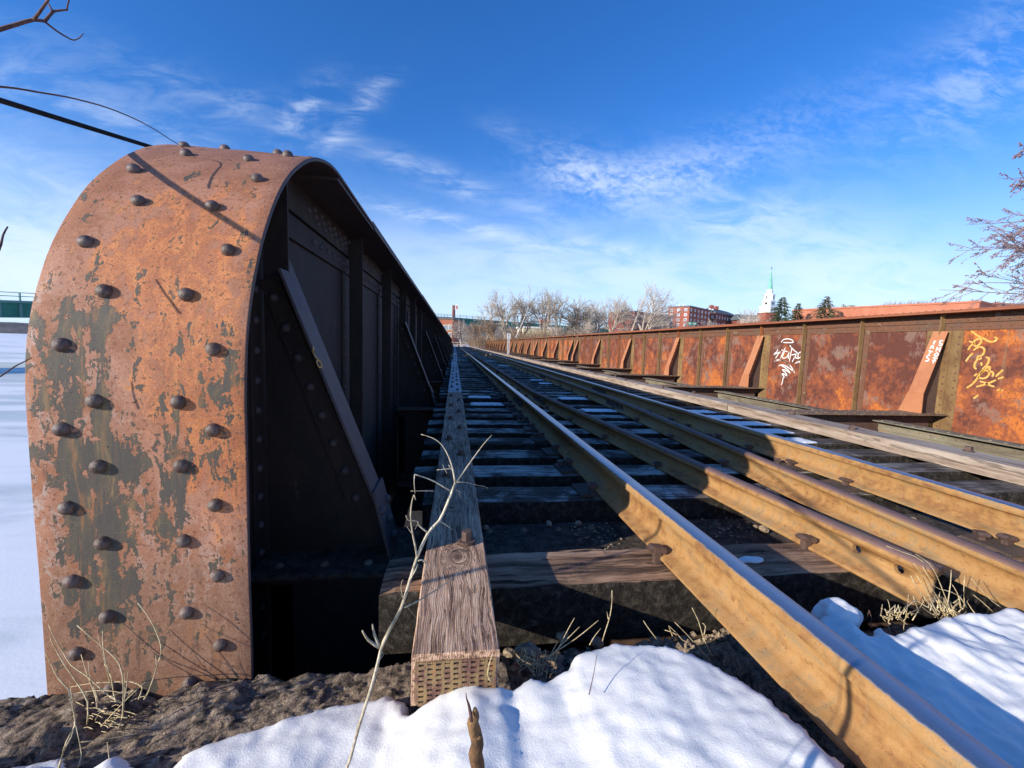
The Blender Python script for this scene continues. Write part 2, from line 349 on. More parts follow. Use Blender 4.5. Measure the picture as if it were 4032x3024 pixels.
M_FLG = m_steel('red_brown_rust_flange', [(.3, (.24, .085, .05)), (.5, (.36, .125, .062)), (.7, (.42, .16, .08))], (1.2, .6, 2), .8, .4, 90)
M_FBT = m_steel('weathered_floor_beam', [(.3, (.08, .052, .036)), (.45, (.17, .11, .072)), (.6, (.29, .20, .13)), (.75, (.35, .15, .06))], (1.3, 3, 3), .85, .8, 80, (.62, (.36, .31, .25)))
M_STR = m_steel('grey_rust_stringer', [(.3, (.08, .06, .045)), (.45, (.16, .13, .09)), (.6, (.27, .24, .17)), (.72, (.34, .15, .07))], (1.3, .7, 3), .85, .8, 80, (.60, (.38, .36, .27)))

def m_rail(name, polish, guard=False):
    m, n = mat(name, .8, .3)
    X, Y, Z = n.sep(n.O)
    A = n.noise(n.map(n.P, (3, 1.2, 9)), 1.3, 6, .6, .4); B = n.noise(n.P, 26, 5, .6); fn = n.noise(n.P, 300, 4, .65)
    dr = n.noise(n.map(n.P, (2, 15, 1.2)), 2.0, 5, .65, .5)
    c = n.ramp(n.math('ADD', n.math('MULTIPLY', A, .6), n.math('MULTIPLY', B, .4)), [(.40, (.27, .13, .05)), (.47, (.38, .20, .07)), (.54, (.45, .25, .095)), (.62, (.34, .23, .12)), (.7, (.42, .22, .08))])
    c = n.mix(n.math('MULTIPLY', n.ss(dr, .56, .70), .55), c, (.29, .20, .10))
    c = n.mix(n.math('MULTIPLY', n.ss(n.noise(n.map(n.P, (4, 2, 4), (3, 3, 3)), 5, 6, .7), .6, .68), .6), c, (.22, .09, .045))
    if guard: c = n.mix(n.ss(Z, .108, .116), c, n.mix(B, (.17, .095, .08), (.25, .15, .125)))
    c = n.mix(n.math('MULTIPLY', n.ss(fn, .42, .7), .3), c, n.mix(.5, c, (0, 0, 0)))
    pt_ = n.noise(n.map(n.P, (1, .6, 1), (6, 6, 6)), 55, 5, .7)
    c = n.mix(n.math('MULTIPLY', n.ss(pt_, .60, .66), .55), c, (.16, .065, .035))
    c = n.mix(n.math('MULTIPLY', n.ss(n.noise(n.map(n.P, (1, .25, 1), (1, 9, 2)), 20, 4, .6), .57, .66), .5), c, (.24, .17, .085))
    rough = .78
    if polish:
        edge = n.math('ADD', Z, n.math('MULTIPLY', n.math('SUBTRACT', n.noise(n.map(n.P, (1, 1.2, 1)), 30, 4, .6), .5), .006))
        pm = n.ss(edge, .1375, .1412)
        sc_ = n.noise(n.map(n.P, (60, 1.5, 10)), 4, 4, .7)
        c = n.mix(pm, c, n.mix(sc_, (.30, .33, .37), (.42, .45, .50)))
        n.put(n.b.inputs['Metallic'], n.math('MULTIPLY', pm, .9))
        rough = n.math('SUBTRACT', .8, n.math('MULTIPLY', pm, n.math('SUBTRACT', .52, n.math('MULTIPLY', sc_, .12))))
    fin(n, c, n.bump(n.math('ADD', fn, n.math('MULTIPLY', B, 1.0)), .35, .0018), rough); return m
M_RAIL = m_rail('running_rail_steel', True); M_GUARD = m_rail('guard_rail_steel', False, True)

def m_wood(name, lo, mid, hi, along='y', gs=1.0, frost=.0, frostcol=(.80, .76, .68), bumpd=.004, knots=None, sparkle=0, lat=1.0, crack=.5, lines=0, objc=True):
    m, n = mat(name, .85, .25)
    V = n.vmath('ADD', n.O, n.vmath('MULTIPLY', n.comb(n.rnd, n.rnd, n.rnd), (3.7, 11.3, 5.1)))
    X, Y, Z = n.sep(V)
    if along == 'x': X, Y = Y, X
    if knots:
        px, py, pz = n.sep(n.O)
        for kx, ky, s in knots:
            a = n.math('SUBTRACT', px, kx); b = n.math('MULTIPLY', n.math('SUBTRACT', py, ky), .62)
            r2 = n.math('DIVIDE', n.math('ADD', n.math('MULTIPLY', a, a), n.math('MULTIPLY', b, b)), s*s)
            e = n.math('EXPONENT', n.math('MULTIPLY', r2, -1.0))
            X = n.math('ADD', X, n.math('MULTIPLY', n.math('MULTIPLY', a, e), -1.15))
            X = n.math('ADD', X, n.math('MULTIPLY', n.math('MULTIPLY', e, .02), n.math('SINE', n.math('MULTIPLY', r2, 5.0))))
    U = n.comb(X, n.math('MULTIPLY', Y, .045), n.math('MULTIPLY', Z, lat))
    warp = n.noise(n.comb(n.math('MULTIPLY', X, 2.2), Y, Z), 5.5, 3, .5)
    U = n.vmath('ADD', U, n.comb(n.math('MULTIPLY', n.math('SUBTRACT', warp, .5), .035), 0, 0))
    g1 = n.noise(U, 120*gs, 6, .7, .2); g2 = n.noise(n.map(U, (1, 1, 1), (4, 4, 4)), 34*gs, 4, .6); 
    cr = n.noise(n.map(U, (1, 2.5, 1), (1, 7, 2)), 55*gs, 3, .55)
    big = n.noise(V, 3.2, 4, .6)
    ln = n.math('SINE', n.math('ADD', n.math('MULTIPLY', n.sep(U)[0], 1250.0), n.math('MULTIPLY', g2, 14.0)))
    ln = n.ss(n.math('ADD', ln, n.math('MULTIPLY', n.math('SUBTRACT', g1, .5), 2.0)), .25, .95)
    c = n.ramp(n.math('ADD', n.math('MULTIPLY', g1, .5), n.math('MULTIPLY', g2, .5)), [(.40, lo), (.50, mid), (.60, hi)])
    c = n.mix(n.math('MULTIPLY', n.ss(big, .4, .68), .5), c, n.mix(.5, c, lo))
    crk = n.ss(cr, .60, .66)
    if lines: c = n.mix(n.math('MULTIPLY', ln, lines), c, tuple(q*.8 for q in lo))
    c = n.mix(n.math('MULTIPLY', crk, crack), c, tuple(q*.18 for q in lo))
    if knots:
        for kx, ky, s in knots:
            a = n.math('SUBTRACT', px, kx); b = n.math('MULTIPLY', n.math('SUBTRACT', py, ky), .75)
            r = n.math('SQRT', n.math('ADD', n.math('MULTIPLY', a, a), n.math('MULTIPLY', b, b)))
            r = n.math('ADD', r, n.math('MULTIPLY', n.math('SUBTRACT', n.noise(n.O, 60, 3), .5), .012))
            ring = n.math('SINE', n.math('MULTIPLY', r, 900.0))
            inn = n.ss(r, s*.42, s*.30)
            c = n.mix(n.math('MULTIPLY', inn, n.math('MULTIPLY_ADD', ring, .25, .55)), c, tuple(q*.8 for q in lo))
    h = n.math('ADD', n.math('MULTIPLY', g1, .8), n.math('MULTIPLY', crk, -1.0))
    if lines: h = n.math('SUBTRACT', h, n.math('MULTIPLY', ln, .35))
    nz = n.sep(n.geo.outputs['Normal'])[2]
    if frost:
        fp = n.noise(n.comb(n.math('MULTIPLY', X, 1.0), n.math('MULTIPLY', Y, 1.0), n.rnd), 4.2, 5, .62, .6)
        fs = n.math('MULTIPLY', n.ss(n.math('ADD', fp, n.math('MULTIPLY', n.rnd, .16)), .66-frost*.28, .90-frost*.28), n.ss(nz, .7, .95))
        fs = n.math('MULTIPLY', fs, n.math('SUBTRACT', 1.0, n.math('MULTIPLY', n.ss(n.sep(n.P)[0], 2.5, 3.3), .7)))
        fs = n.math('MULTIPLY', fs, n.ss(n.math('ADD', g1, n.math('MULTIPLY', n.noise(n.P, 300, 2), .3)), .50, .76))
        c = n.mix(n.math('MULTIPLY', fs, .85), c, frostcol)
    if sparkle:
        sp = n.noise(n.P, 520, 2, .6); zone = n.noise(n.P, 9, 3, .6)
        sp2 = n.ss(n.math('ADD', sp, n.math('MULTIPLY', n.math('SUBTRACT', zone, .5), .22)), .72-sparkle, .76-sparkle)
        c = n.mix(n.math('MULTIPLY', sp2, .85), c, (.85, .87, .92))
    fin(n, c, n.bump(h, .85, bumpd)); return m
M_TIMB = m_wood('frosted_grey_timber', (.11, .055, .033), (.56, .34, .215), (.90, .60, .40), 'y', 2.0, .0, sparkle=.06, bumpd=.0035, knots=[(.022, 1.26, .040), (.0, 1.66, .036), (.03, 2.9, .05)], crack=.6, lines=.45)
M_TIMBF = m_wood('grey_timber', (.34, .29, .25), (.58, .51, .45), (.74, .68, .62), 'y', 1.0, .9, (.72, .72, .72), bumpd=.003, crack=.6)
M_PALE = m_wood('bleached_timber', (.20, .14, .10), (.38, .29, .22), (.50, .42, .34), 'y', .55, .0, bumpd=.003, crack=.5)
M_TIE = m_wood('creosoted_tie', (.022, .017, .014), (.065, .047, .037), (.125, .093, .073), 'x', .8, .55, (.76, .70, .60), bumpd=.006, crack=.7)
M_TIE1 = m_wood('worn_brown_tie', (.06, .036, .024), (.34, .20, .12), (.60, .39, .25), 'x', .6, .0, bumpd=.012, crack=.9, sparkle=.02)

def m_snow(name, tint=(.81, .79, .75), dirty=0.0, sc=1.0):
    m, n = mat(name, .55, .35)
    b = n.b; b.inputs['Subsurface Weight'].default_value = .0
    gr = n.noise(n.P, 260*sc, 4, .75); md = n.noise(n.P, 30*sc, 3, .5, .0); big = n.noise(n.P, 7*sc, 4, .6)
    c = n.mix(n.ss(md, .35, .7), tint, tuple(min(1, t*1.07) for t in tint))
    c = n.mix(n.math('MULTIPLY', n.ss(n.noise(n.P, 90*sc, 3, .6), .73, .78), .6), c, (.25, .22, .2))
    if dirty: c = n.mix(n.math('MULTIPLY', n.ss(big, .5, .75), dirty), c, (.45, .42, .38))
    sp = n.ss(n.vor(n.P, 320*sc, 'F1'), .17, .10)
    spm = n.math('MULTIPLY', sp, n.ss(n.noise(n.P, 150*sc, 1), .60, .66))
    fin(n, c, n.bump(n.math('ADD', n.math('MULTIPLY', gr, .5), n.math('MULTIPLY', md, .55)), .55, .0046/sc), n.math('SUBTRACT', .62, n.math('MULTIPLY', spm, .5))); return m
M_SNOW = m_snow('crusted_snow')
def m_rock(name, stops, sc=18, b=1.0):
    m, n = mat(name, .9, .25)
    A = n.noise(n.P, sc, 8, .68, .6); B = n.noise(n.P, sc*6, 5, .7); 
    c = n.ramp(A, stops); c = n.mix(n.ss(B, .45, .68), c, n.mix(.62, c, (0, 0, 0)))
    c = n.mix(n.math('MULTIPLY', n.ss(n.noise(n.P, sc*9, 2), .68, .73), .6), c, (.38, .33, .26))
    fin(n, c, n.bump(n.math('ADD', A, n.math('MULTIPLY', B, .5)), b, .012)); return m
M_DIRT = m_rock('weathered_masonry', [(.38, (.055, .044, .034)), (.46, (.21, .16, .115)), (.53, (.36, .26, .18)), (.62, (.48, .38, .28))], 30)
M_SOIL = m_rock('dark_soil', [(.3, (.02, .016, .012)), (.5, (.05, .038, .028)), (.7, (.09, .07, .05))], 6)
M_STONE = m_rock('ballast_stone', [(.3, (.15, .12, .09)), (.5, (.36, .27, .18)), (.7, (.46, .38, .27))], 30, .5)
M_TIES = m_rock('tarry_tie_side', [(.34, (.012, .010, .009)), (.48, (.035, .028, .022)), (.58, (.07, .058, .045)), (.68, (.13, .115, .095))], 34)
def m_straw(name, a, b_):
    m, n = mat(name, .88, .2); f = n.noise(n.P, 30, 4, .7); g = n.noise(n.map(n.P, (1, 1, .35)), 480, 5, .7)
    c = n.mix(n.ss(f, .35, .65), a, b_); c = n.mix(n.math('MULTIPLY', n.ss(g, .50, .64), .6), c, tuple(q*.35 for q in a)); fin(n, c, n.bump(g, .6, .002)); return m
M_STRAW = m_straw('dry_straw', (.46, .34, .17), (.76, .62, .38))
M_STALK = m_straw('pale_dry_stem', (.42, .34, .22), (.72, .63, .47))
M_TWIG = m_straw('dark_twig', (.10, .055, .05), (.19, .11, .095))
M_BARK = m_straw('brown_bark', (.13, .07, .035), (.30, .17, .08))
M_BARE = m_straw('grey_winter_bark', (.30, .235, .175), (.50, .41, .32))
M_BARE2 = m_straw('pale_winter_bark', (.38, .305, .235), (.62, .52, .42))
M_BIRCH = m_straw('birch_bark', (.55, .52, .46), (.78, .76, .70))
M_BUSH = m_straw('tan_twigs', (.24, .15, .09), (.42, .28, .17))
M_CABLE = m_straw('black_cable', (.018, .016, .016), (.035, .03, .03))
M_WHITE = flat('white_paint', (.78, .77, .74), .6, .3, .05)
M_GRAFW = flat('white_spray_paint', (.80, .80, .74), .6, .3, .05)
M_GRAFY = m_straw('faded_yellow_paint', (.72, .33, .04), (.82, .56, .20))
M_BLACK = flat('black_paint', (.02, .02, .022), .6)
M_PLATE = m_steel('antisplit_iron', [(.36, (.09, .045, .04)), (.46, (.19, .09, .06)), (.54, (.30, .21, .09)), (.62, (.32, .12, .045))], (22, 8, 8), .6, .3, 200)
M_BOLT = m_steel('bolt_iron', [(.3, (.05, .035, .03)), (.5, (.12, .075, .06)), (.7, (.2, .11, .075))], (25, 25, 25), .6, .5, 260)
M_TPLATE = m_steel('tie_plate_iron', [(.3, (.045, .035, .03)), (.5, (.09, .065, .05)), (.7, (.15, .1, .075))], (12, 12, 12), .75, .5, 200)

# ================================================================== SETTING: ground, ice
def hf(name, x0, x1, y0, y1, step, fn, mats, inside=None, smooth=True, **kw):
    nx = int((x1-x0)/step)+1; ny = int((y1-y0)/step)+1
    vs = []; idx = {}; ok = np.zeros((nx, ny), bool)
    for i in range(nx):
        for j in range(ny):
            x = x0+i*step; y = y0+j*step
            if inside is None or inside(x, y): ok[i, j] = True
    fs = []
    def vid(i, j):
        if (i, j) not in idx:
            x = x0+i*step; y = y0+j*step; idx[(i, j)] = len(vs); vs.append((x, y, fn(x, y)))
        return idx[(i, j)]
    for i in range(nx-1):
        for j in range(ny-1):
            if ok[i, j] and ok[i+1, j] and ok[i+1, j+1] and ok[i, j+1]:
                fs.append((vid(i, j), vid(i+1, j), vid(i+1, j+1), vid(i, j+1)))
    mb = MB(); mb.add(vs, fs); me = mb.mesh(name, mats, smooth)
    return link(name, me, **kw)
def poly_dist(poly):
    P = np.array(poly); Q = np.roll(P, -1, 0)
    def f(x, y):
        d = Q-P; w = np.array([x, y])-P
        t = np.clip((w*d).sum(1)/(d*d).sum(1), 0, 1); r = w-d*t[:, None]
        dist = math.sqrt((r*r).sum(1).min())
        c = ((P[:, 1] > y) != (Q[:, 1] > y)) & (x < (Q[:, 0]-P[:, 0])*(y-P[:, 1])/(Q[:, 1]-P[:, 1]+1e-12)+P[:, 0])
        return dist if c.sum() % 2 else -dist
    return f
ICE_Z = -6.0
def m_ice():
    m, n = mat('snow_covered_ice', .6, .4)
    V = n.map(n.P, (.012, .05, 0)); A = n.noise(V, 1.0, 6, .6, .8); B = n.noise(n.map(n.P, (.25, .9, 0)), 1.0, 5, .65, .5)
    C_ = n.noise(n.map(n.P, (.08, .22, 0), (3, 1, 0)), 1.0, 5, .6, 1.0)
    c = n.mix(n.ss(n.math('ADD', n.math('MULTIPLY', A, .5), n.math('MULTIPLY', C_, .5)), .47, .60), (.90, .90, .90), (.56, .62, .63))
    c = n.mix(n.math('MULTIPLY', n.ss(B, .55, .75), .4), c, (.72, .75, .80))
    fin(n, c, n.bump(n.math('ADD', B, n.math('MULTIPLY', n.noise(n.P, 12, 5, .7), .3)), .25, .06)); return m
mb = MB(); mb.add([(-3000, -300, ICE_Z), (3000, -300, ICE_Z), (3000, 5000, ICE_Z), (-3000, 5000, ICE_Z)], [(0, 1, 2, 3)])
o = obj('frozen_river', mb, m_ice(), kind='structure')
# abutment: backwall under the camera, bridge seat beyond it, dark bank going down to the ice
mb = MB(); mb.box((-2.2, -3, -6.4), (9.5, 1.06, -.98)); mb.box((-1.7, 1.065, -6.3), (9.3, 2.6, -2.05))
obj('abutment', mb, M_DIRT, kind='structure')
mb = MB(); mb.add([(-1.5, 2.55, -2.4), (9.2, 2.55, -2.4), (9.6, 30, -6.2), (-1.9, 26, -6.2)], [(0, 1, 2, 3)])
obj('river_bank', mb, M_SOIL, kind='structure')
# weathered masonry ledge at the foot of the end plate
def dirt_h(x, y):
    edge = 1.094+.010*fbm(x*1, 3.3, 0, 3, .6, 9)+(.012 if x > -.5 else 0)
    b = -.872+.013*fbm(x, y, 1, 4, .55, 5)+.006*abs(fbm(x, y, 5, 5, .5, 18))+.0045*fbm(x+y*.6, y*2.2-x*.7, 9, 4, .5, 40)
    b += -.02*max(0, min(1, (y-.98)/.1))+.012*math.exp(-((x+.62)/.09)**2-((y-1.06)/.05)**2)
    c = math.exp(-((x+.77-(y-1.0)*.6)/.035)**2)*max(0, min(1, (y-.86)/.05))
    b -= .035*c
    b += .02*max(0, (.9-y)/.2) if x < -.5 else 0
    if y > edge: b -= min(.9, (y-edge)*14)
    return b
hf('masonry_ledge', -2.2, .16, .70, 1.14, .006, dirt_h, M_DIRT, kind='structure')
# gravel and soil between the ties and the snow
def grav_h(x, y):
    g = -.955+.022*fbm(x, y, 3, 4, .5, 8)+.013*abs(fbm(x, y, 7, 4, .4, 28))
    if .50 < x: g += .045*math.exp(-((x-.86)/.2)**2-((y-1.13)/.07)**2)
    g += .05*math.exp(-((x-.40)/.13)**2-((y-1.06)/.07)**2)
    if y > 1.21: g -= min(.8, (y-1.21)*10)
    if .78 < x and y < 1.05: g += .10
    return g
hf('gravel_bed', .155, 3.4, -.6, 1.28, .012, grav_h, M_DIRT, kind='structure')

# snow: crusted bank left of the near rail
edgeL = [(547, 3060, -.80), (730, 2935, -.83), (875, 2880, -.83), (1000, 2845, -.83), (1130, 2805, -.825), (1312, 2752, -.825), (1458, 2734, -.82), (1540, 2705, -.815), (1590, 2740, -.80), (1625, 2790, -.79),
         (1660, 2760, -.775), (1720, 2715, -.76), (1800, 2680, -.745), (1870, 2655, -.74), (1915, 2668, -.745), (1960, 2672, -.745), (2010, 2690, -.755), (2085, 2650, -.75), (2150, 2662, -.745), (2187, 2632, -.74), (2228, 2618, -.73),
         (2250, 2570, -.72), (2300, 2540, -.715), (2370, 2524, -.71), (2460, 2512, -.705), (2552, 2516, -.705), (2643, 2534, -.70), (2734, 2561, -.70), (2825, 2598, -.695), (2917, 2643, -.69), (3000, 2700, -.69), (3099, 2771, -.685), (3190, 2850, -.68), (3290, 2935, -.675), (3372, 3024, -.67), (3480, 3130, -.67)]
plan = [tuple(aZ(u, v, z)[:2]) for u, v, z in edgeL]
plan = plan+[(.74, .1), (-.7, .1)]
pd = poly_dist(plan); pd1 = poly_dist([p for p in plan])
ex = np.array([p[0] for p in plan[:-2]]); ez = np.array([e[2] for e in edgeL]); o_ = np.argsort(ex)
def crest(x):
    return float(np.interp(x, ex[o_], ez[o_]))
def snowL(x, y):
    d = pd(x, y)+.006*fbm(x, y, 2, 3, .6, 24)+.003*fbm(x, y, 6, 2, .6, 90)
    top = crest(x)-.0+.007*fbm(x, y, 4, 4, .7, 4.5)+.0016*fbm(x, y, 4, 4, .6, 22)+.0024*fbm(x*.6+y*1.2, x*.4-y*.3, 8, 3, .6, 26)
    dd = max(0, d)
    top += .012*min(1, dd/.10)-.05*max(0, min(dd, .4)-.16)
    for (cx, cy, r, a) in ((.02, .775, .045, .022), (.12, .80, .06, .014), (-.13, .82, .03, .012), (.33, .74, .08, .01), (-.22, .80, .05, .012)):
        top -= .42*a*math.exp(-((x-cx)**2+(y-cy)**2)/r**2)
    if d < .03: top -= (.03-d)**2/.03*.9
    if d < 0: top = min(top, top)-(.25 if x > .15 else .05)
    return max(top, -1.05)
hf('snow_bank', -.75, .80, .15, 1.0, .0085, snowL, M_SNOW, inside=lambda x, y: pd(x, y) > -.012, kind='structure')
# small drift at the lower left corner
plan2 = [tuple(aZ(u*VK, v*VK, -.83)[:2]) for u, v in [(-60, 1700), (-40, 1650), (40, 1632), (100, 1622), (132, 1616), (128, 1632), (100, 1645), (75, 1700)]]
pd2 = poly_dist(plan2)
plan2b = [tuple(aZ(u*VK, v*VK, -.825)[:2]) for u, v in [(180, 1680), (190, 1640), (220, 1618), (245, 1606), (262, 1612), (285, 1640), (330, 1655), (380, 1700)]]
pd2b = poly_dist(plan2b)
for q, (pdx, bx) in enumerate(((pd2, (-1.1, -.6)), (pd2b, (-.8, -.4)))):
    hf('snow_drift', bx[0], bx[1], .6, .95, .007, lambda x, y: dirt_h(x, y)*.3-.88*.7+.030*(1-math.exp(-max(0, pdx(x, y)+.01)/.02))+.012+.005*fbm(x, y, 1, 4, .5, 30), M_SNOW, inside=lambda x, y: pdx(x, y) > -.01, kind='structure')
# snow between the rails at the right
edgeR = [(3190, 2452, -.70), (3215, 2395, -.68), (3232, 2372, -.67), (3281, 2368, -.665), (3330, 2385, -.665), (3372, 2412, -.675), (3385, 2445, -.69), (3400, 2475, -.70), (3425, 2490, -.70), (3440, 2455, -.70), (3470, 2452, -.70), (3510, 2488, -.70), (3540, 2478, -.70), (3560, 2460, -.70),
         (3627, 2438, -.70), (3700, 2418, -.70), (3760, 2400, -.70), (3830, 2400, -.70), (3919, 2385, -.70), (3960, 2378, -.70), (4032, 2405, -.70), (4200, 2440, -.70)]
planR = [tuple(aZ(u, v, z)[:2]) for u, v, z in edgeR]+[(1.9, .3), (.90, .1), (.90, .9)]
pdR = poly_dist(planR)
def snowR(x, y):
    d = pdR(x, y)+.006*fbm(x, y, 2, 3, .6, 24)+.003*fbm(x, y, 6, 2, .6, 90)
    top = -.70+.012*fbm(x, y, 14, 4, .6, 5)+.002*fbm(x, y, 4, 4, .6, 20)+.007*fbm(x*.5+y, x*1.6-y*.4, 18, 3, .6, 9)
    top += .035*math.exp(-((x-1.07)/.055)**2-((y-.985)/.05)**2)+.012*math.exp(-((x-1.2)/.04)**2-((y-.82)/.05)**2)
    top += .012*math.exp(-((x-.86)/.05)**2)
    if d < .025: top -= (.025-d)**2/.025*1.2
    if x > 1.5: top -= (x-1.5)*.0
    if d < 0: top -= .22
    return top
hf('snow_field', .84, 2.0, .3, 1.10, .0085, snowR, M_SNOW, inside=lambda x, y: pdR(x, y) > -.012, kind='structure')

# ================================================================== THE BRIDGE
TIE_Z = -.75; FB_Z = -.845; BAY = 3.86; FB0 = 1.71
FBS1 = [FB0+BAY*k for k in range(0, 7)]            # first span
SPANS = [(1.095, FBS1[-1]+.32, FBS1)]
y = FBS1[-1]+1.12
for nb in (5, 5, 5, 3):
    f = [y+BAY*k for k in range(nb+1)]; SPANS.append((y-.35, f[-1]+.35, f)); y = f[-1]+1.1
YEND = SPANS[-1][1]
WEB_L, WEB_R = -.739, 7.5
PR, PYP, PZT = .9, 1.095, .712; PZC = PZT-PR; PYC = PYP+PR; SQ = PR*math.pi/2
def surf(s):
    if s <= 0: return (PYP, PZC+s, (0, -1, 0))
    if s < SQ: t = s/PR; return (PYC-PR*math.cos(t), PZC+PR*math.sin(t), (0, -math.cos(t), math.sin(t)))
    return (PYC+(s-SQ), PZT, (0, 0, 1))
RIV = MB(); RIV.dome((0, 0, 0), (0, 0, 1), .0172, .0155, 14, 4); RIVM = RIV.mesh('rivet', M_RIVET, True)
RIVS = MB(); RIVS.dome((0, 0, 0), (0, 0, 1), .019, .014, 8, 2); RIVD = RIVS.mesh('dark_rivet', M_DARKB, True)
def place(me, name, parent, p, nrm, spin=0.0, sc=1.0):
    o = bpy.data.objects.new(name, me); C.objects.link(o); o.parent = parent
    q = Vector(nrm).to_track_quat('Z', 'Y'); o.rotation_mode = 'QUATERNION'; o.rotation_quaternion = q @ Vector((0, 0, 1)).rotation_difference(Vector((0, 0, 1)))
    o.location = p; o.scale = (sc, sc, sc*(1+R_.uniform(-.08, .08))); return o

def girder(side, si, y0, y1, fbs):
    """side -1 left / +1 right.  inner face looks towards the track"""
    L = side < 0; web = WEB_L if L else WEB_R; inn = 1 if L else -1       # direction from web to the track
    if L: lab = ['near left girder with a rounded riveted end plate, inner face black in shadow', 'second left girder, in shadow beyond the near one', 'third left girder, dark and far along the track', 'fourth left girder, near the far bank', 'fifth and farthest left girder, ending at the far bank'][si]
    else: lab = ['rusty orange girder on the right with white and yellow graffiti', 'second rusty right girder, beyond the first joint', 'third rusty right girder, behind the small white sign', 'fourth rusty right girder, near the far bank', 'fifth and farthest rusty right girder, ending by the bare bushes'][si]
    g = thing('plate_girder', lab, 'girder', (web, y0, -1.95), 'bridge girders')
    def W_(mb_): 
        mb_.v = [(a-web, b-y0, c+1.95) for a, b, c in mb_.v]; return mb_
    PO = Vector((-web, -y0, 1.95))
    topz = PZT; ww = MB
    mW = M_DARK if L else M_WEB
    def X(d): return web+inn*d       # d metres towards the track from the web's inner face
    def bx(mb_, d0, d1, ya, yb, za, zb): 
        a, b = sorted((X(d0), X(d1))); mb_.box((a, ya, za), (b, yb, zb))
    ys = y0+(.02 if (si == 0 and L) else 0)
    # web panels, one per bay
    cuts = [ys]+[f for f in fbs if ys+(1.2 if L and si == 0 else .3) < f < y1-.3]+[y1]
    zc_ = PZC
    for a, b in zip(cuts[:-1], cuts[1:]):
        mb_ = MB()
        if L and si == 0 and a == ys:
            poly = [(ys, -1.95), (b, -1.95), (b, topz-.02)]
            poly += [(PYC-(PR-.012)*math.cos(t), PZC+(PR-.012)*math.sin(t)) for t in np.linspace(math.pi/2, 0, 14)]
            xx = sorted((X(0), X(-.012))); mb_.prism([(p[0], p[1]) for p in poly], 'x', xx[0], xx[1])
        else: bx(mb_, -.012, 0, a+.001, b-.001, -1.95, topz-.02)
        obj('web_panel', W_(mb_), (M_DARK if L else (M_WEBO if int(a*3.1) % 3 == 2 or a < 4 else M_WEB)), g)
    # bottom flange
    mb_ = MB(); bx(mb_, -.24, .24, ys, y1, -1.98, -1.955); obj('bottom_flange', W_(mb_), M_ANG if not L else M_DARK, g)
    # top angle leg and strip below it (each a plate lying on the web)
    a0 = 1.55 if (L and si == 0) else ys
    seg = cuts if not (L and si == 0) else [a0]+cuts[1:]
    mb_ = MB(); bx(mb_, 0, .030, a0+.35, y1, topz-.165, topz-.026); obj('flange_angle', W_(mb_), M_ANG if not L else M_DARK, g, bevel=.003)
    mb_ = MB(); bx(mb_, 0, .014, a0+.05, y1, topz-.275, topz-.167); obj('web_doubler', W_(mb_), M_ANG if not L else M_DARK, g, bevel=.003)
    # top flange: horizontal angle leg, cover plates
    fm = M_FLG if not L else M_DARKB
    if L and si == 0:
        # end plate wraps down over the end of the girder: one sheet with its own uv
        SS = list(np.linspace(-1.0, 0, 14))+list(np.linspace(.04, SQ, 34))+[SQ+.25, SQ+.8]
        XX = np.linspace(-.972, -.505, 12); vs = []; uvs = []
        for s_ in SS:
            yy, zz, nn = surf(s_)
            for xx in XX:
                w_ = .0025*fbm(xx*3, s_*2.2, 1, 3, .6, 1.5)
                vs.append((xx, yy+nn[1]*w_, zz+nn[2]*w_)); uvs.append((xx, s_))
        nX = len(XX); nS = len(SS)
        fs = [(i*nX+j, i*nX+j+1, (i+1)*nX+j+1, (i+1)*nX+j) for i in range(nS-1) for j in range(nX-1)]
        e = MB(); e.add(vs, fs); e = W_(e); me = e.mesh('end_plate', [M_END, M_DARKB], True)
        uvl = me.uv_layers.new(name='plan')
        for lo in me.loops: uvl.data[lo.index].uv = uvs[lo.vertex_index]
        ep = link('end_plate', me, g, label='rusted end plate with flaking grey paint and domed rivets')
        md = ep.modifiers.new('thick', 'SOLIDIFY'); md.thickness = .013; md.offset = -1; md.material_offset = 1; md.material_offset_rim = 1
        md2 = ep.modifiers.new('bevel', 'BEVEL'); md2.width = .0025; md2.segments = 2; md2.limit_method = 'ANGLE'; md2.angle_limit = 1.0
        outer = [-.597, -.411, -.229, -.041, .155, .42, .715, 1.0, 1.24]; inner = [-.785, -.695, -.505, -.318, -.13, .026, .289, .568, .865, 1.12, 1.36]
        outer = [-.785]+outer; inner = inner[1:]
        for xs, ss_ in (((-.90, -.577), outer), ((-.829, -.651), inner)):
            for xx in xs:
                for s_ in ss_:
                    if s_ < -.62 and xx not in (-.90, -.577): pass
                    yy, zz, nn = surf(s_); place(RIVM, 'rivet', g, Vector((xx, yy+nn[1]*.002, zz+nn[2]*.002))+PO, nn)
        # curved angle behind the plate on the inner side
        mb_ = MB()
        ar = [(-.95, 0), (PZC-1e-3, 0)]
        ptsO = [(PYP+.013, -1.9), (PYP+.013, PZC)]+[(PYC-(PR-.013)*math.cos(t), PZC+(PR-.013)*math.sin(t)) for t in np.linspace(.05, math.pi/2, 16)]
        ptsI = [(PYP+.10, -1.9), (PYP+.10, PZC)]+[(PYC-(PR-.10)*math.cos(t), PZC+(PR-.10)*math.sin(t)) for t in np.linspace(.05, math.pi/2, 16)]
        n_ = len(ptsO); vs = []; 
        for d in (.002, .014):
            vs += [(X(d), p[0], p[1]) for p in ptsO]+[(X(d), p[0], p[1]) for p in ptsI]
        fs = []
        for i in range(n_-1):
            fs += [(i, i+1, n_+i+1, n_+i), (2*n_+i, 3*n_+i, 3*n_+i+1, 2*n_+i+1), (n_+i, n_+i+1, 3*n_+i+1, 3*n_+i), (i, 2*n_+i, 2*n_+i+1, i+1)]
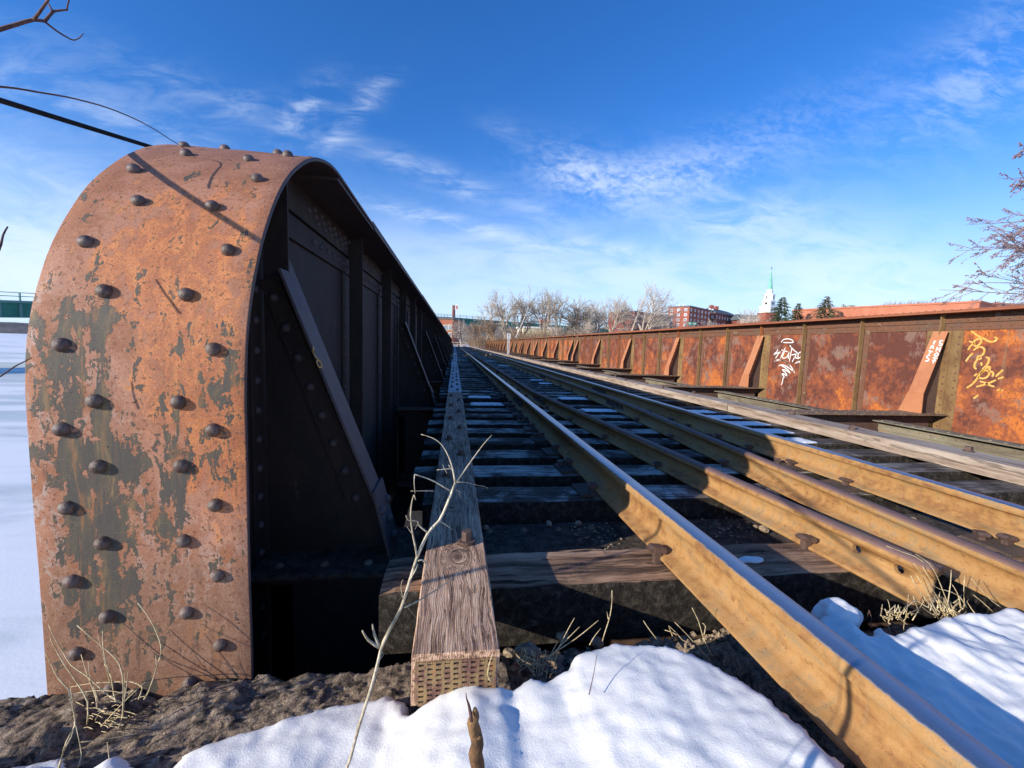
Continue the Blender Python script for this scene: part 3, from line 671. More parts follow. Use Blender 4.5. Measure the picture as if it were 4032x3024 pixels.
        mb_.add(vs, fs); obj('end_angle', W_(mb_), M_DARK, g)
        # standing leg of the end angle
        mb_ = MB(); bx(mb_, .015, .10, PYP+.014, PYP+.026, -1.9, PZC+.05); obj('end_angle', W_(mb_), M_DARKB, g)
        fy = SQ+PYC-.0+.0
        fy0 = PYC+.8
    else: fy0 = ys
    mb_ = MB(); bx(mb_, -.233, .233, (fy0 if L and si == 0 else ys), y1, topz-.026, topz); obj('top_flange', W_(mb_), fm, g, bevel=.004)
    if L and si == 0:
        mb_ = MB(); bx(mb_, -.225, .225, 1.98, fy0, topz-.028, topz-.014); obj('top_flange', W_(mb_), fm, g)
    st = ([2.75, 6.9] if L else [1.0, 9.0]) if si == 0 else [y0+.9]
    for i_, a in enumerate(st):
        mb_ = MB(); bx(mb_, -.232+.002*i_, .232-.002*i_, a, y1-.3-.6*i_, topz+.001+.015*i_, topz+.015+.015*i_); obj('cover_plate', W_(mb_), fm, g, bevel=.004)
    # rivets of flange and angle, rows far too small to pick apart beyond the first bays
    mb_ = MB(); 
    lim = y1
    step = .115 if y0 < 20 else .23
    for yy in np.arange(y0+(1.2 if L and si == 0 else .1), y1-.05, step):
        for d in (.10, .19):
            for sg in ((1, -1) if yy < 9 else (1,)): mb_.dome((X(d*sg), yy+(.05 if d > .15 else 0), topz+(.016 if yy > st[0] else .001)+(.015 if len(st) > 1 and yy > st[1] else 0)), (0, 0, 1), .018, .013, 6, 2)
        if yy > a0+.4:
            mb_.dome((X(.030), yy, topz-.07), (inn, 0, 0), .017, .012, 6, 2)
            mb_.dome((X(.030), yy+.05, topz-.125), (inn, 0, 0), .017, .012, 6, 2)
            mb_.dome((X(.014), yy+.03, topz-.222), (inn, 0, 0), .017, .012, 6, 2)
    obj('rivet_rows', W_(mb_), M_ANG if not L else M_DARKB, g, smooth=True, kind='stuff')
    # stiffeners: a flat leg on the web and a standing leg
    pos = []
    for i_, f in enumerate(fbs):
        pos.append((f, True))
        if i_+1 < len(fbs):
            pos += [(f+BAY/3, False), (f+2*BAY/3, False)]
    for (f, big) in pos:
        sm = M_DARK if L else (M_STIFF if (int(f*1.7) % 3 != 1 or f < 9) else M_STIFO)
        s_ = thing_part('stiffener', g)
        zt_ = topz-.03 if not (L and si == 0 and f < 2.0) else PZC+math.sqrt(PR**2-(PYC-f)**2)-.03
        mb_ = MB(); bx(mb_, .031, .118, f-.006, f+.006, -1.94, zt_)
        bx(mb_, .0145, .0305, f-.007, f+.006, -1.94, zt_-.002) if False else None
        o = obj('stiffener', W_(mb_), sm, g, bevel=.002)
        mb_ = MB()
        if big:
            bx(mb_, .0005, .013, f-.245, f+.245, -1.94, topz-.277); bx(mb_, .0135, .024, f-.10, f+.10, -1.94, topz-.278)
        else: bx(mb_, .0005, .012, f-.095, f+.006, -1.94, topz-.277)
        obj('stiffener_leg', W_(mb_), (M_DARK if L else M_ANG if not big else M_STIFF), g, bevel=.002)
        if f < 22:
            mb_ = MB()
            for zz in np.arange(-1.2, topz-.3, .11 if f < 12 else .2):
                if big:
                    for dd in (-.2, .2): mb_.dome((X(.013), f+dd, zz), (inn, 0, 0), .017, .012, 6, 2)
                    mb_.dome((X(.024), f-.06, zz+.05), (inn, 0, 0), .017, .012, 6, 2)
                else: mb_.dome((X(.012), f-.055, zz), (inn, 0, 0), .017, .012, 6, 2)
            obj('rivet_column', W_(mb_), M_ANG if not L else M_DARKB, g, smooth=True, kind='stuff')
    # knee braces down to the floor beams
    for f in fbs:
        if L: a, k, b_ = (X(.085), .30), (X(.43), -.60), (X(.50), FB_Z+.002)
        else: a, k, b_ = (X(.085), .42), (X(.385), -.54), (X(.385), FB_Z+.002)
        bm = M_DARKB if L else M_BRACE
        tdir = Vector((a[0]-k[0], 0, a[1]-k[1])).normalized(); nv = Vector((inn*abs(tdir.z), 0, abs(tdir.x))); nv.normalize()
        mb_ = MB()
        if L:
            e0 = (a[0]-tdir.x*.06, a[1]-tdir.z*.06); e1 = (k[0]-tdir.x*.06, k[1]-tdir.z*.06); e2 = (a[0]+tdir.x*.05, a[1]+tdir.z*.05)
            mb_.quadbox([(e0[0], f-.078, e0[1]), (e1[0], f-.078, e1[1]), (e1[0], f-.002, e1[1]), (e0[0], f-.002, e0[1])], nv, .011)
            obj('knee_brace', W_(mb_), bm, g, bevel=.002)
            mb_ = MB(); mb_.quadbox([(e2[0], f+.002, e2[1]), (e1[0], f+.002, e1[1]), (e1[0], f+.078, e1[1]), (e2[0], f+.078, e2[1])], nv, .009)
            obj('knee_brace', W_(mb_), bm, g, bevel=.002)
            mb_ = MB(); mb_.quadbox([(k[0]+.005, f-.092, k[1]+.02), (b_[0], f-.10, b_[1]), (b_[0], f+.10, b_[1]), (k[0]+.005, f+.092, k[1]+.02)], Vector((1, 0, .25)), .012)
            foot = obj('brace_foot', W_(mb_), bm, g, bevel=.002)
        else:
            mb_.quadbox([(a[0], f-.10, a[1]), (k[0], f-.10, k[1]), (k[0], f+.115, k[1]), (a[0], f+.10, a[1])], nv, .013)
            br = obj('knee_brace', W_(mb_), bm, g, bevel=.003)
            mb_ = MB(); mb_.quadbox([(k[0], f-.10, k[1]+.02), (b_[0], f-.105, b_[1]), (b_[0], f+.24, b_[1]), (k[0], f+.115, k[1]+.02)], (-1, 0, 0), .015)
            obj('brace_foot', W_(mb_), bm, g, bevel=.003)
        # triangular gusset in the plane of the brace
        mb_ = MB(); mb_.prism([(X(.03), a[1]), (a[0]-inn*.004, a[1]), (k[0]-inn*.004, k[1]), (b_[0]-inn*.004, b_[1]), (X(.03), b_[1])], 'y', f+.0075 if False else f-.0065, f+.0065)
        gm = M_DARK if L else M_BOLT
        obj('gusset', W_(mb_), gm, g)
        # flat leg of the brace angle lying on the gusset
        if f < 14:
            tv = Vector((k[0]-a[0], 0, k[1]-a[1])).normalized(); pn = Vector((-inn*abs(tv.z), 0, -abs(tv.x))).normalized()
            A_, K_ = Vector((a[0], f-.0075, a[1]-.07)), Vector((k[0], f-.0075, k[1]-.05))
            mb_ = MB(); mb_.quadbox([A_, K_, K_+pn*.095, A_+pn*.07], (0, -1, 0), .011); obj('brace_angle', W_(mb_), gm if L else bm, g, bevel=.002)
            nR = 8
            for i_ in range(nR):
                t = (i_+.6)/nR; p = A_.lerp(K_, t)+pn*(.055-.01*(1-t)); place(RIVD, 'rivet', g, p+Vector((0, -.0115, 0))+PO, (0, -1, 0))
            if L:
                for (xx, zz) in ((.030, -.66), (.040, -.72), (.045, -.79)):
                    for dy_ in ((-.07, .06) if zz > -.7 else (.0,)):
                        place(RIVD, 'rivet', g, Vector((k[0]+(k[1]+.02-zz)*.29+.018, f+dy_, zz))+PO, (1, 0, .25))
    # loose rivets in the foreground, one by one
    if L and si == 0:
        for zz in np.arange(-.75, .05, .165):
            place(RIVD, 'rivet', g, Vector((X(.0145), 1.17, zz))+PO, (1, 0, 0))
            place(RIVD, 'rivet', g, Vector((X(.0), 1.40, zz+.05))+PO, (1, 0, 0))
        for yy in np.arange(1.75, 2.9, .115):
            place(RIVD, 'rivet', g, Vector((X(.030), yy+.1, topz-.10))+PO, (1, 0, 0)) if yy > 2.0 else None
    return g
def thing_part(*a): return None
gl = []; gr = []
for i, (a, b, f) in enumerate(SPANS):
    gl.append(girder(-1, i, a, b, f)); gr.append(girder(1, i, a, b, f))

# graffiti: flat paint on the plates
G0 = gr[0]; PO = -Vector(G0.location)
def paint(strokes, conv, plane_p, plane_n, w, m, label, parent, base, lift=.004, name='graffiti'):
    mb_ = MB(); pn = Vector(plane_n).normalized()
    for st in strokes:
        P = [aP(*conv(*q), Vector(plane_p)+pn*lift, pn) for q in st]
        # smooth the stroke
        Q = []
        for i in range(len(P)-1):
            p0, p1, p2, p3 = P[max(i-1, 0)], P[i], P[i+1], P[min(i+2, len(P)-1)]
            for t in (0, .33, .66):
                Q.append(.5*((2*p1)+(p2-p0)*t+(2*p0-5*p1+4*p2-p3)*t*t+(3*p1-p0-3*p2+p3)*t**3))
        Q.append(P[-1]); mb_.ribbon(Q, pn, w, .0015)
    mb_.v = [(a-base[0], b-base[1], c-base[2]) for a, b, c in mb_.v]
    return obj(name, mb_, m, parent, label=label)
s4 = lambda x, y: (2950+x/5.53, 1250+y/5.53)
white = [[(700, 545), (735, 490), (830, 465), (920, 485), (960, 540), (860, 548), (740, 545)],
         [(625, 690), (600, 745), (530, 810), (680, 745), (630, 800), (570, 895)],
         [(700, 705), (835, 745)], [(790, 655), (735, 760), (680, 890)],
         [(770, 745), (730, 830), (725, 880), (810, 870), (865, 765), (860, 770), (850, 905)],
         [(880, 605), (925, 680), (900, 800), (875, 960)], [(905, 640), (975, 715), (1040, 765), (1035, 790), (915, 820)],
         [(1030, 780), (1010, 835), (975, 890), (935, 970)], [(985, 870), (1080, 890), (1130, 830), (1130, 760), (1085, 770), (1060, 840), (1085, 895)],
         [(1235, 620), (1300, 680)], [(1240, 620), (1250, 760), (1225, 940), (1190, 1080), (1155, 1205)], [(1000, 1000), (1110, 950), (1260, 940)], [(1080, 960), (1120, 1010), (1160, 1090), (1160, 1195)],
         [(550, 960), (620, 920), (720, 930), (830, 990), (920, 1080), (975, 1190)], [(560, 950), (680, 925), (790, 960), (890, 1050), (960, 1150), (985, 1210)],
         [(640, 1060), (700, 1030), (800, 1060), (880, 1110), (945, 1160)], [(700, 1045), (790, 1100), (850, 1150), (895, 1215), (800, 1150), (715, 1135)],
         [(715, 1140), (790, 1200), (820, 1265), (740, 1225), (715, 1235), (760, 1290), (735, 1330), (725, 1400), (695, 1470)]]
paint(white, s4, (WEB_R, 0, 0), (-1, 0, 0), .022, M_GRAFW, 'white spray painted tag with a halo over it', G0, G0.location)
s2 = lambda x, y: (3750+x/5.183, 1280+y/5.183)
yel = [[(380, 120), (440, 160), (520, 220), (600, 260)], [(600, 250), (700, 310), (800, 345), (880, 320), (905, 270), (850, 250)], [(340, 330), (400, 350), (450, 390), (440, 330), (510, 290), (580, 280), (585, 340), (530, 410), (480, 430), (440, 400)],
       [(320, 510), (360, 440), (420, 390)], [(430, 520), (490, 470), (580, 445), (650, 490), (645, 560), (600, 620), (545, 640)], [(270, 745), (340, 650), (420, 570)],
       [(520, 620), (510, 700), (460, 780), (450, 860), (490, 900)], [(540, 700), (600, 670)], [(680, 660), (740, 670), (740, 740), (690, 830), (610, 900)], [(590, 760), (600, 830)],
       [(285, 1285), (400, 1210), (490, 1110), (600, 940), (700, 870), (770, 850), (750, 930), (830, 970), (820, 1050)], [(520, 1060), (600, 1090), (690, 1070), (750, 1000), (740, 940), (650, 930), (570, 1000)],
       [(880, 1050), (960, 980), (1030, 910)], [(930, 1100), (1050, 1060)], [(490, 1260), (600, 1230), (730, 1190), (890, 1120)], [(560, 1150), (650, 1170), (740, 1220), (860, 1260)], [(910, 1330), (1030, 1320)], [(950, 1300), (1030, 1345)], [(430, 1500), (530, 1425)], [(440, 1040), (510, 990)]]
paint(yel, s2, (WEB_R, 0, 0), (-1, 0, 0), .024, M_GRAFY, 'faded yellow spray painted tag running down the web', G0, G0.location)
s3 = lambda x, y: (3550+x/4.878, 1300+y/4.878)
let = [[(640, 200), (605, 275)], [(665, 215), (615, 235), (630, 270)], [(545, 360), (570, 310), (600, 305), (605, 360)], [(515, 390), (595, 420)], [(555, 405), (525, 470)], [(545, 490), (500, 485), (485, 525), (520, 550), (505, 590), (450, 590)],
       [(800, 205), (745, 200), (730, 245), (770, 260), (765, 295), (710, 285)], [(690, 320), (660, 410)], [(750, 320), (725, 415)], [(675, 365), (740, 370)], [(660, 440), (630, 470), (650, 500), (690, 490), (700, 450), (665, 438)],
       [(600, 530), (690, 545)], [(645, 540), (600, 635)], [(590, 580), (655, 590)], [(625, 560), (650, 600)]]
fB = FBS1[1]
_k = (WEB_R-.385, -.54); _a = (WEB_R-.085, .42)
_t = Vector((_a[0]-_k[0], 0, _a[1]-_k[1])).normalized(); _nv = Vector((-abs(_t.z), 0, abs(_t.x))).normalized()
paint(let, s3, Vector((_a[0], fB, _a[1]))+_nv*.013, _nv, .017, M_GRAFW, 'hand painted white letters', G0, G0.location, .003, 'lettering')
s6 = lambda x, y: (1060+x/1.3825, 1050+y/1.3825)
_k = (WEB_L+.43, -.60); _a = (WEB_L+.085, .30); _t = Vector((_a[0]-_k[0], 0, _a[1]-_k[1])).normalized(); _nv = Vector((abs(_t.z), 0, abs(_t.x))).normalized()
paint([[(243, 435), (241, 465), (262, 500), (282, 520), (287, 545), (272, 545), (260, 520), (268, 508)]], s6, Vector((_a[0], FB0, _a[1]))+_nv*.011, _nv, .006, M_GRAFY, 'chalked number 6', gl[0], gl[0].location, .002, 'chalk_mark')

# floor beams, each between the two girders
def beam_mesh(name, x0, x1, w, h, m, tf=.018, riv=True, dome_r=.018):
    mb_ = MB(); mb_.box((x0, -w/2, -tf), (x1, w/2, 0)); mb_.box((x0+.005, -w/2+.03, -h), (x1-.005, w/2-.03, -h+.018))
    mb_.box((x0+.004, -.006, -h+.018), (x1-.004, .006, -tf), 1); mb_.box((x0+.004, -.05, -.13), (x1-.004, -.0065, -tf-.001)) if False else None
    mb_.box((x0+.004, -.014, -.135), (x1-.004, -.0065, -tf-.0005), 1); mb_.box((x0+.004, -.014, -h+.0185), (x1-.004, -.0065, -h+.13), 1)
    return mb_
FBL, FBR = WEB_L+.03, WEB_R-.03
mbB = beam_mesh('floor_beam', 0, FBR-FBL, .38, 1.02, M_FBT); fbm_ = mbB.mesh('floor_beam', [M_FBT, M_BOLT])  # web darker than the flanges: shade under the flange put into its colour
mr = MB()
for xx in np.arange(.08, FBR-FBL, .16):
    for yy in (-.12, .12): mr.dome((xx, yy, 0), (0, 0, 1), .019, .013, 6, 2)
    mr.dome((xx, -.014, -.075), (0, -1, 0), .019, .013, 6, 2); mr.dome((xx, -.014, -.94), (0, -1, 0), .019, .013, 6, 2)
frm = mr.mesh('rivet_rows', M_FBT, True)
nb = 0
M_GRIME_SHADE = m_rock('grimy_shaded_beam_top', [(.34, (.03, .023, .018)), (.48, (.07, .055, .042)), (.6, (.13, .10, .075))], 22)  # nearest beam only: dirt, with the ledge's shade put into the darker colour
for si, (a, b, fbs) in enumerate(SPANS):
    for f in fbs:
        if nb == 0: lab = 'nearest floor beam, its riveted top showing between the first two ties'
        elif nb == 1: lab = 'floor beam under the knee brace painted with white letters'
        elif nb == 2: lab = 'floor beam under the knee brace just left of the white tag'
        elif nb == 3: lab = 'third floor beam running out to the right girder, left of the white tag'
        else: lab = 'rusty floor beam crossing farther down the bridge'
        o = link('floor_beam', fbm_ if nb else beam_mesh('floor_beam', 0, FBR-FBL, .38, 1.02, M_FBT).mesh('floor_beam', [M_GRIME_SHADE, M_BOLT]), loc=(FBL, f, FB_Z)); tag(o, lab, 'floor beam', 'floor beams between the girders')
        if nb < 8: link('rivet_rows', frm, o, kind='stuff')
        nb += 1
# stringers of the missing second track, framed between the floor beams
stm = {}
def stringer(xc, f0, f1, lab):
    Ln = f1-f0-.40
    key = round(Ln, 2)
    if key not in stm:
        mb_ = MB(); mb_.box((-.125, 0, -.015), (.125, Ln, 0)); mb_.box((-.007, 0, -.62), (.007, Ln, -.0155)); mb_.box((-.02, .0, -.14), (-.0075, Ln, -.0157)); mb_.box((-.125, 0, -.635), (.125, Ln, -.6205)); mb_.box((-.035, .0, -.6), (-.0205, .09, -.14))
        for yy in np.arange(.1, Ln, .14): mb_.dome((-.02, yy, -.07), (-1, 0, 0), .018, .013, 6, 2); mb_.dome((-.07, yy+.05, 0), (0, 0, 1), .018, .013, 6, 2)
        stm[key] = mb_.mesh('stringer', M_STR)
    o = link('stringer', stm[key], loc=(xc, f0+.20, FB_Z-.085)); tag(o, lab, 'stringer', 'stringers between the floor beams'); return o
BO = ['first', 'second', 'third', 'fourth', 'fifth', 'sixth', 'seventh', 'eighth', 'ninth', 'tenth', 'eleventh', 'twelfth', 'thirteenth', 'fourteenth', 'fifteenth', 'sixteenth', 'seventeenth', 'eighteenth', 'nineteenth', 'twentieth', 'twenty first', 'twenty second', 'twenty third', 'twenty fourth', 'twenty fifth', 'twenty sixth', 'twenty seventh']
k = 0
for s in SPANS:
    for f0, f1 in zip(s[2][:-1], s[2][1:]):
        for xc in (6.28, 4.75):
            if xc == 4.75 and f0 > 30: continue
            lab = {(0, 6.28): 'rust streaked stringer below the yellow tag, in the near right corner of the bridge', (0, 4.75): 'nearest inner stringer hidden low beside the bleached right timber',
                   (1, 6.28): 'short stringer showing between the white tag and the bleached timber'}.get((k, xc), '%s stringer lying low in the open %s bay of the bridge' % ('outer' if xc > 5 else 'inner', BO[k]))
            stringer(xc, f0, f1, lab)
        for xc in (.795, 2.30):
            if f0 < 14: stringer(xc, f0, f1, 'track stringer hidden in the dark under the %s running rail%s' % ('near' if xc < 1 else 'far', ['', ', second bay', ', third bay', ', fourth bay'][min(k, 3)]))
        k += 1

# ================================================================== TRACK
ties = []
tieY = [1.235]
for s in SPANS:
    for f0, f1 in zip(s[2][:-1], s[2][1:]):
        a = f0+.24; n_ = 9
        for i in range(n_): tieY.append(a+(f1-.24-.22-a)*i/(n_-1))
    nx = s[2][-1]
    tieY.append(nx+.24); tieY.append(nx+.62)
tieY = [t for t in tieY if t < YEND-.2]
TX0, TX1 = -.21, 3.86
def tie_mesh(seed, w=.22, h=.2, rag=.004, mm=None, nxs=34):
    r = random.Random(seed); bm = bmesh.new()
    nX = nxs; ny = 4
    top = [[bm.verts.new((TX0+(TX1-TX0)*i/nX, j*w/ny, TIE_Z+rag*fbm(i*.3+seed*7, j*.9, seed, 3, .6, 1.0)-(.007 if j in (0, ny) else 0)-(.006 if i in (0, nX) else 0))) for j in range(ny+1)] for i in range(nX+1)]
    for i in range(nX+1):
        for j in (0, ny): top[i][j].co.y += (.003 if j == 0 else -.003)+.004*fbm(i*.5, seed+j, 2, 2, .5, 1)
    bot = [[bm.verts.new((TX0+(TX1-TX0)*i/nX, j*w, TIE_Z-h)) for j in (0, 1)] for i in (0, nX)]
    for i in range(nX):
        for j in range(ny): bm.faces.new((top[i][j], top[i+1][j], top[i+1][j+1], top[i][j+1]))
    low = [[bm.verts.new((TX0+(TX1-TX0)*i/nX, (0 if q == 0 else w)+.002*fbm(i*.7, q+seed, 5, 2, .5, 1), TIE_Z-.015-.004*abs(fbm(i*.4, q, seed, 2, .5, 1)))) for q in (0, 1)] for i in range(nX+1)]
    btm = [[bm.verts.new((TX0+(TX1-TX0)*i/nX, q*w, TIE_Z-h)) for q in (0, 1)] for i in range(nX+1)]
    for i in range(nX):
        bm.faces.new((top[i][0], low[i][0], low[i+1][0], top[i+1][0])); bm.faces.new((top[i+1][ny], low[i+1][1], low[i][1], top[i][ny]))
        bm.faces.new((low[i][0], btm[i][0], btm[i+1][0], low[i+1][0])); bm.faces.new((low[i+1][1], btm[i+1][1], btm[i][1], low[i][1]))
        bm.faces.new((btm[i][0], btm[i][1], btm[i+1][1], btm[i+1][0]))
    for v in bot: 
        for q in v: bm.verts.remove(q)
    for i in (0, nX):
        L_ = top[i]+[low[i][1], btm[i][1], btm[i][0], low[i][0]]
        bm.faces.new(L_ if i else L_[::-1])
    bmesh.ops.recalc_face_normals(bm, faces=bm.faces)
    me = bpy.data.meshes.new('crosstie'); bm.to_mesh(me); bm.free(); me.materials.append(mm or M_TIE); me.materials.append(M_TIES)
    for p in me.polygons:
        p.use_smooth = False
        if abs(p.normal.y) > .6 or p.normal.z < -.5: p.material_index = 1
    return me
tmeshes = [tie_mesh(s_) for s_ in range(6)]; tfar = tie_mesh(11, nxs=6); tie1m = tie_mesh(21, .225, .2, .007, M_TIE1, 90)
# tie plate and spike shapes
mb_ = MB(); mb_.prism([(-.16, 0), (.16, 0), (.16, .010), (.075, .018), (-.075, .018), (-.16, .010)], 'y', -.085, .085); TPM = mb_.mesh('tie_plate', M_TPLATE)
mb_ = MB(); mb_.box((-.011, -.011, -.03), (.011, .011, .028)); mb_.prism([(-.024, .028), (.018, .022), (.026, .030), (.020, .040), (-.016, .044), (-.028, .036)], 'y', -.018, .018); SPM = mb_.mesh('spike', M_BOLT)
def spike(parent, x, y, z, rz):
    o = link('spike', SPM, parent, (x, y, z)); o.rotation_euler = (R_.uniform(-.08, .08), R_.uniform(-.08, .08), rz); return o
def g2x(y): return 1.46-.078*(y-1.0) if y < 5.6 else 1.10
def g3x(y): return 1.75+.066*(y-1.0) if y < 5.0 else 2.015
for i, ty in enumerate(tieY):
    if i == 0: me = tie1m; lab = 'nearest crosstie, splintered and brown, its top crossed by the sun by the snow'
    elif i == 1: me = tmeshes[0]; lab = 'second crosstie, dark, just beyond the riveted beam top'
    elif i == 2: me = tmeshes[1]; lab = 'third crosstie with blue frost on its top and a small dark hole'
    elif i == 3: me = tmeshes[2]; lab = 'fourth crosstie from the snow, dark with thin frost streaks'
    elif i == 4: me = tmeshes[3]; lab = 'fifth crosstie from the snow, evenly frosted blue'
    else: me = tmeshes[i % 6] if i < 60 else tfar; lab = 'dark frosted crosstie farther down the track'
    o = link('crosstie', me, loc=(0, ty, 0)); tag(o, lab, 'crosstie', 'crossties under the rails')
    if me is not tie1m: o.location.x = R_.uniform(-.02, .02) if i > 1 else .07
    if i == 1: o.location.x = .075
    if i < 46:
        ox = o.location.x
        for rx in (.80, 2.305):
            if i == 0 and rx < 1: continue
            tp = link('tie_plate', TPM, o, (rx-ox-.01+R_.uniform(-.01, .01), .11, TIE_Z+.003)); tp.rotation_euler = (0, 0, R_.uniform(-.06, .06))
            if i > 0 or rx > 1:
                spike(tp, -.082, R_.uniform(-.05, .05), .013, 0); spike(tp, .082, R_.uniform(-.05, .05), .013, math.pi)
                if i % 2 == 0: spike(tp, -.125, .04, .004, 1.0)
        if i % 2 == 0 and i > 0:
            spike(o, g2x(ty)-ox-.072, .10, TIE_Z+.006, 0); spike(o, g3x(ty)-ox-.075, .13, TIE_Z+.006, 0)
        if i == 0:
            spike(o, .722-ox, .10, TIE_Z+.012, 0).scale = (1.1, 1.1, 1.2); spike(o, g2x(ty)-ox-.078, .16, TIE_Z+.006, 0).scale = (1.15, 1.15, 1.1)
            spike(o, 2.22, .10, TIE_Z+.01, 0)

# rails
def rail_profile(h, hw, hh, bw, web):
    b2, w2, h2 = bw/2, web/2, hw/2
    half = [(b2, 0), (b2, .008), (b2-.006, .012), (w2+.022, .020), (w2+.008, .028), (w2, .042), (w2*.9, h*.5), (w2+.001, h-hh-.014), (w2+.006, h-hh-.004), (h2-.003, h-hh+.004), (h2, h-hh+.010), (h2-.001, h-.010), (h2-.004, h-.0045), (h2-.010, h-.0012), (0, h)]
    return half+[(-x, z) for x, z in half[-2::-1]]
PR1 = rail_profile(.143, .067, .036, .132, .015); PR2 = rail_profile(.122, .062, .032, .130, .015)
def sweep(prof, path, cap=True):
    mb_ = MB(); n = len(prof)
    vs = [(px+x, py, pz+z) for (px, py, pz) in path for (x, z) in prof]
    fs = [(i*n+k, i*n+(k+1) % n, (i+1)*n+(k+1) % n, (i+1)*n+k) for i in range(len(path)-1) for k in range(n)]
    fs = [f[::-1] for f in fs]
    fs += [tuple(range(n)), tuple((len(path)-1)*n+k for k in range(n))[::-1]]
    mb_.add(vs, fs); return mb_
def smoothrail(o):
    for p in o.data.polygons: p.use_smooth = True
    md = o.modifiers.new('es', 'EDGE_SPLIT'); md.split_angle = math.radians(38)
RZ = TIE_Z+.018
def rail(name, lab, xf, prof, z, y0, y1, m, dense=None):
    ys_ = sorted(set([y0]+[v for v in ([y0+.25*i for i in range(60)] if dense else [])+[5.0, 5.6, 20, 50, 90] if y0 < v < y1]+[y1]))
    mb_ = sweep(prof, [(xf(v)-xf(y0), v-y0, 0) for v in ys_])
    o = obj(name, mb_, m, loc=(xf(y0), y0, z)); smoothrail(o); return o
r1 = rail('running_rail', 'near running rail with a shiny worn top, ending at the lower right corner', lambda y: .795, PR1, RZ, -1.0, 140, M_RAIL); tag(r1, r1.get('label') or 'near running rail with a shiny worn top, leaving at the lower right corner', 'rail', 'the two running rails')
r4 = rail('running_rail', '', lambda y: 2.302, PR1, RZ, .2, 140, M_RAIL); tag(r4, 'far running rail with a shiny worn top, beside the bleached timber', 'rail', 'the two running rails')
g3 = rail('guard_rail', '', g3x, PR2, TIE_Z+.003, .2, YEND, M_GUARD, True); tag(g3, 'dull guard rail just inside the far running rail', 'rail', 'the two guard rails')
# the cut-off guard rail with two bolt holes near its end
g2 = rail('guard_rail', '', g2x, PR2, TIE_Z+.003, 1.03, YEND, M_GUARD, True); tag(g2, 'guard rail cut off short over the snow, two bolt holes near its end', 'rail', 'the two guard rails')
for yy in (1.12, 1.255):
    mb_ = MB(); mb_.tube([(-.2, 0, 0), (.2, 0, 0)], .0155, 16)
    c = obj('bolt_hole', mb_, M_BLACK, loc=(g2x(yy), yy, TIE_Z+.066)); 
    md = g2.modifiers.new('hole', 'BOOLEAN'); md.object = c; md.operation = 'DIFFERENCE'; md.solver = 'EXACT'
    c.hide_render = True; c['kind'] = 'helper'; HOLES = globals().setdefault('HOLES', []); HOLES.append(c)
bpy.context.view_layer.update()
dg = bpy.context.evaluated_depsgraph_get()
me = bpy.data.meshes.new_from_object(g2.evaluated_get(dg)); g2.modifiers.clear(); g2.data = me
for c in HOLES: bpy.data.objects.remove(c, do_unlink=True)
# joint bars on guard rails: a plate against the web with four bolts
def joint(rail_o, xf, y, side, h=.06):
    x = xf(y)-rail_o.location.x; yy = y-rail_o.location.y
    mb_ = MB(); mb_.prism([(side*.012, .028), (side*.040, .026), (side*.024, .045), (side*.022, .075), (side*.030, .086), (side*.010, .088)], 'y', yy-.30, yy+.30)
    j = obj('joint_bar', mb_, M_BOLT, rail_o, loc=(x, 0, 0))
    for k in range(4):
        mb_ = MB(); mb_.tube([(side*.020, yy-.22+k*.147, .060), (side*.048, yy-.22+k*.147, .060)], .018, 6); obj('bolt', mb_, M_BOLT, j)
joint(g3, g3x, 4.95, -1); joint(g2, g2x, 5.35, -1); joint(r4, lambda y: 2.302, 6.4, -1); joint(r1, lambda y: .795, 5.0, -1); joint(g3, g3x, 9.4, -1); joint(g2, g2x, 10.6, -1)

# guard timbers bolted over the tie ends
mb_ = MB(); mb_.tube([(0, 0, .001), (0, 0, .006)], .026, 14); WSM = mb_.mesh('washer', M_BOLT)
mb_ = MB(); mb_.tube([(0, 0, .005), (0, 0, .026)], .0155, 6); 
BHM = mb_.mesh('bolt', M_BOLT)
mb_ = MB(); mb_.box((-.015, -.015, .005), (.015, .015, .024)); SQM = mb_.mesh('bolt', M_BOLT)
def timber(name, x0, x1, y0, y1, z0, z1, m, lab, grp, bev=.006, wob=(0, 0), segs=None):
    n_ = max(2, int((y1-y0)/(.05 if y0 < 3 and x0 < 1 else .35)))
    bm = bmesh.new(); rows = []
    for i in range(n_+1):
        t = i/n_; yy = y0+(y1-y0)*t; ox = wob[0]*math.sin(t*math.pi); oz = wob[1]*math.sin(t*math.pi)
        e = .0022 if y0 < 3 else .006
        c = bev
        pr = [(x0, z0), (x1, z0), (x1, z1-c), (x1-c, z1), (x0+(x1-x0)*.5, z1), (x0+c, z1), (x0, z1-c)]
        rows.append([bm.verts.new((px+ox+e*fbm(yy*3, j*2.2, 3, 3, .6, 1), yy, pz+oz+e*.6*fbm(yy*3, j*3.1, 8, 3, .6, 1))) for j, (px, pz) in enumerate(pr)])
    k = len(rows[0])
    for i in range(n_):
        for j in range(k): bm.faces.new((rows[i][j], rows[i][(j+1) % k], rows[i+1][(j+1) % k], rows[i+1][j]))
    bm.faces.new(rows[0][::-1]); bm.faces.new(rows[-1]); bmesh.ops.recalc_face_normals(bm, faces=bm.faces)
    me = bpy.data.meshes.new(name); bm.to_mesh(me); bm.free(); me.materials.append(m)
    o = link(name, me); tag(o, lab, 'timber', grp); return o
def bolt_on(o, x, y, z, big=False, square=False):
    b = link('bolt', SQM if square else BHM, o, (x, y, z)); link('washer', WSM, b, (0, 0, 0))
    if big: b.scale = (1.15, 1.15, 1.5)
    b.rotation_euler = (0, 0, R_.uniform(0, 1)); return b
LB = [.852, 5.70, 11.2, 16.9, 22.6, 28.5, 34.6, 41, 48, 56, 66, 78, YEND]
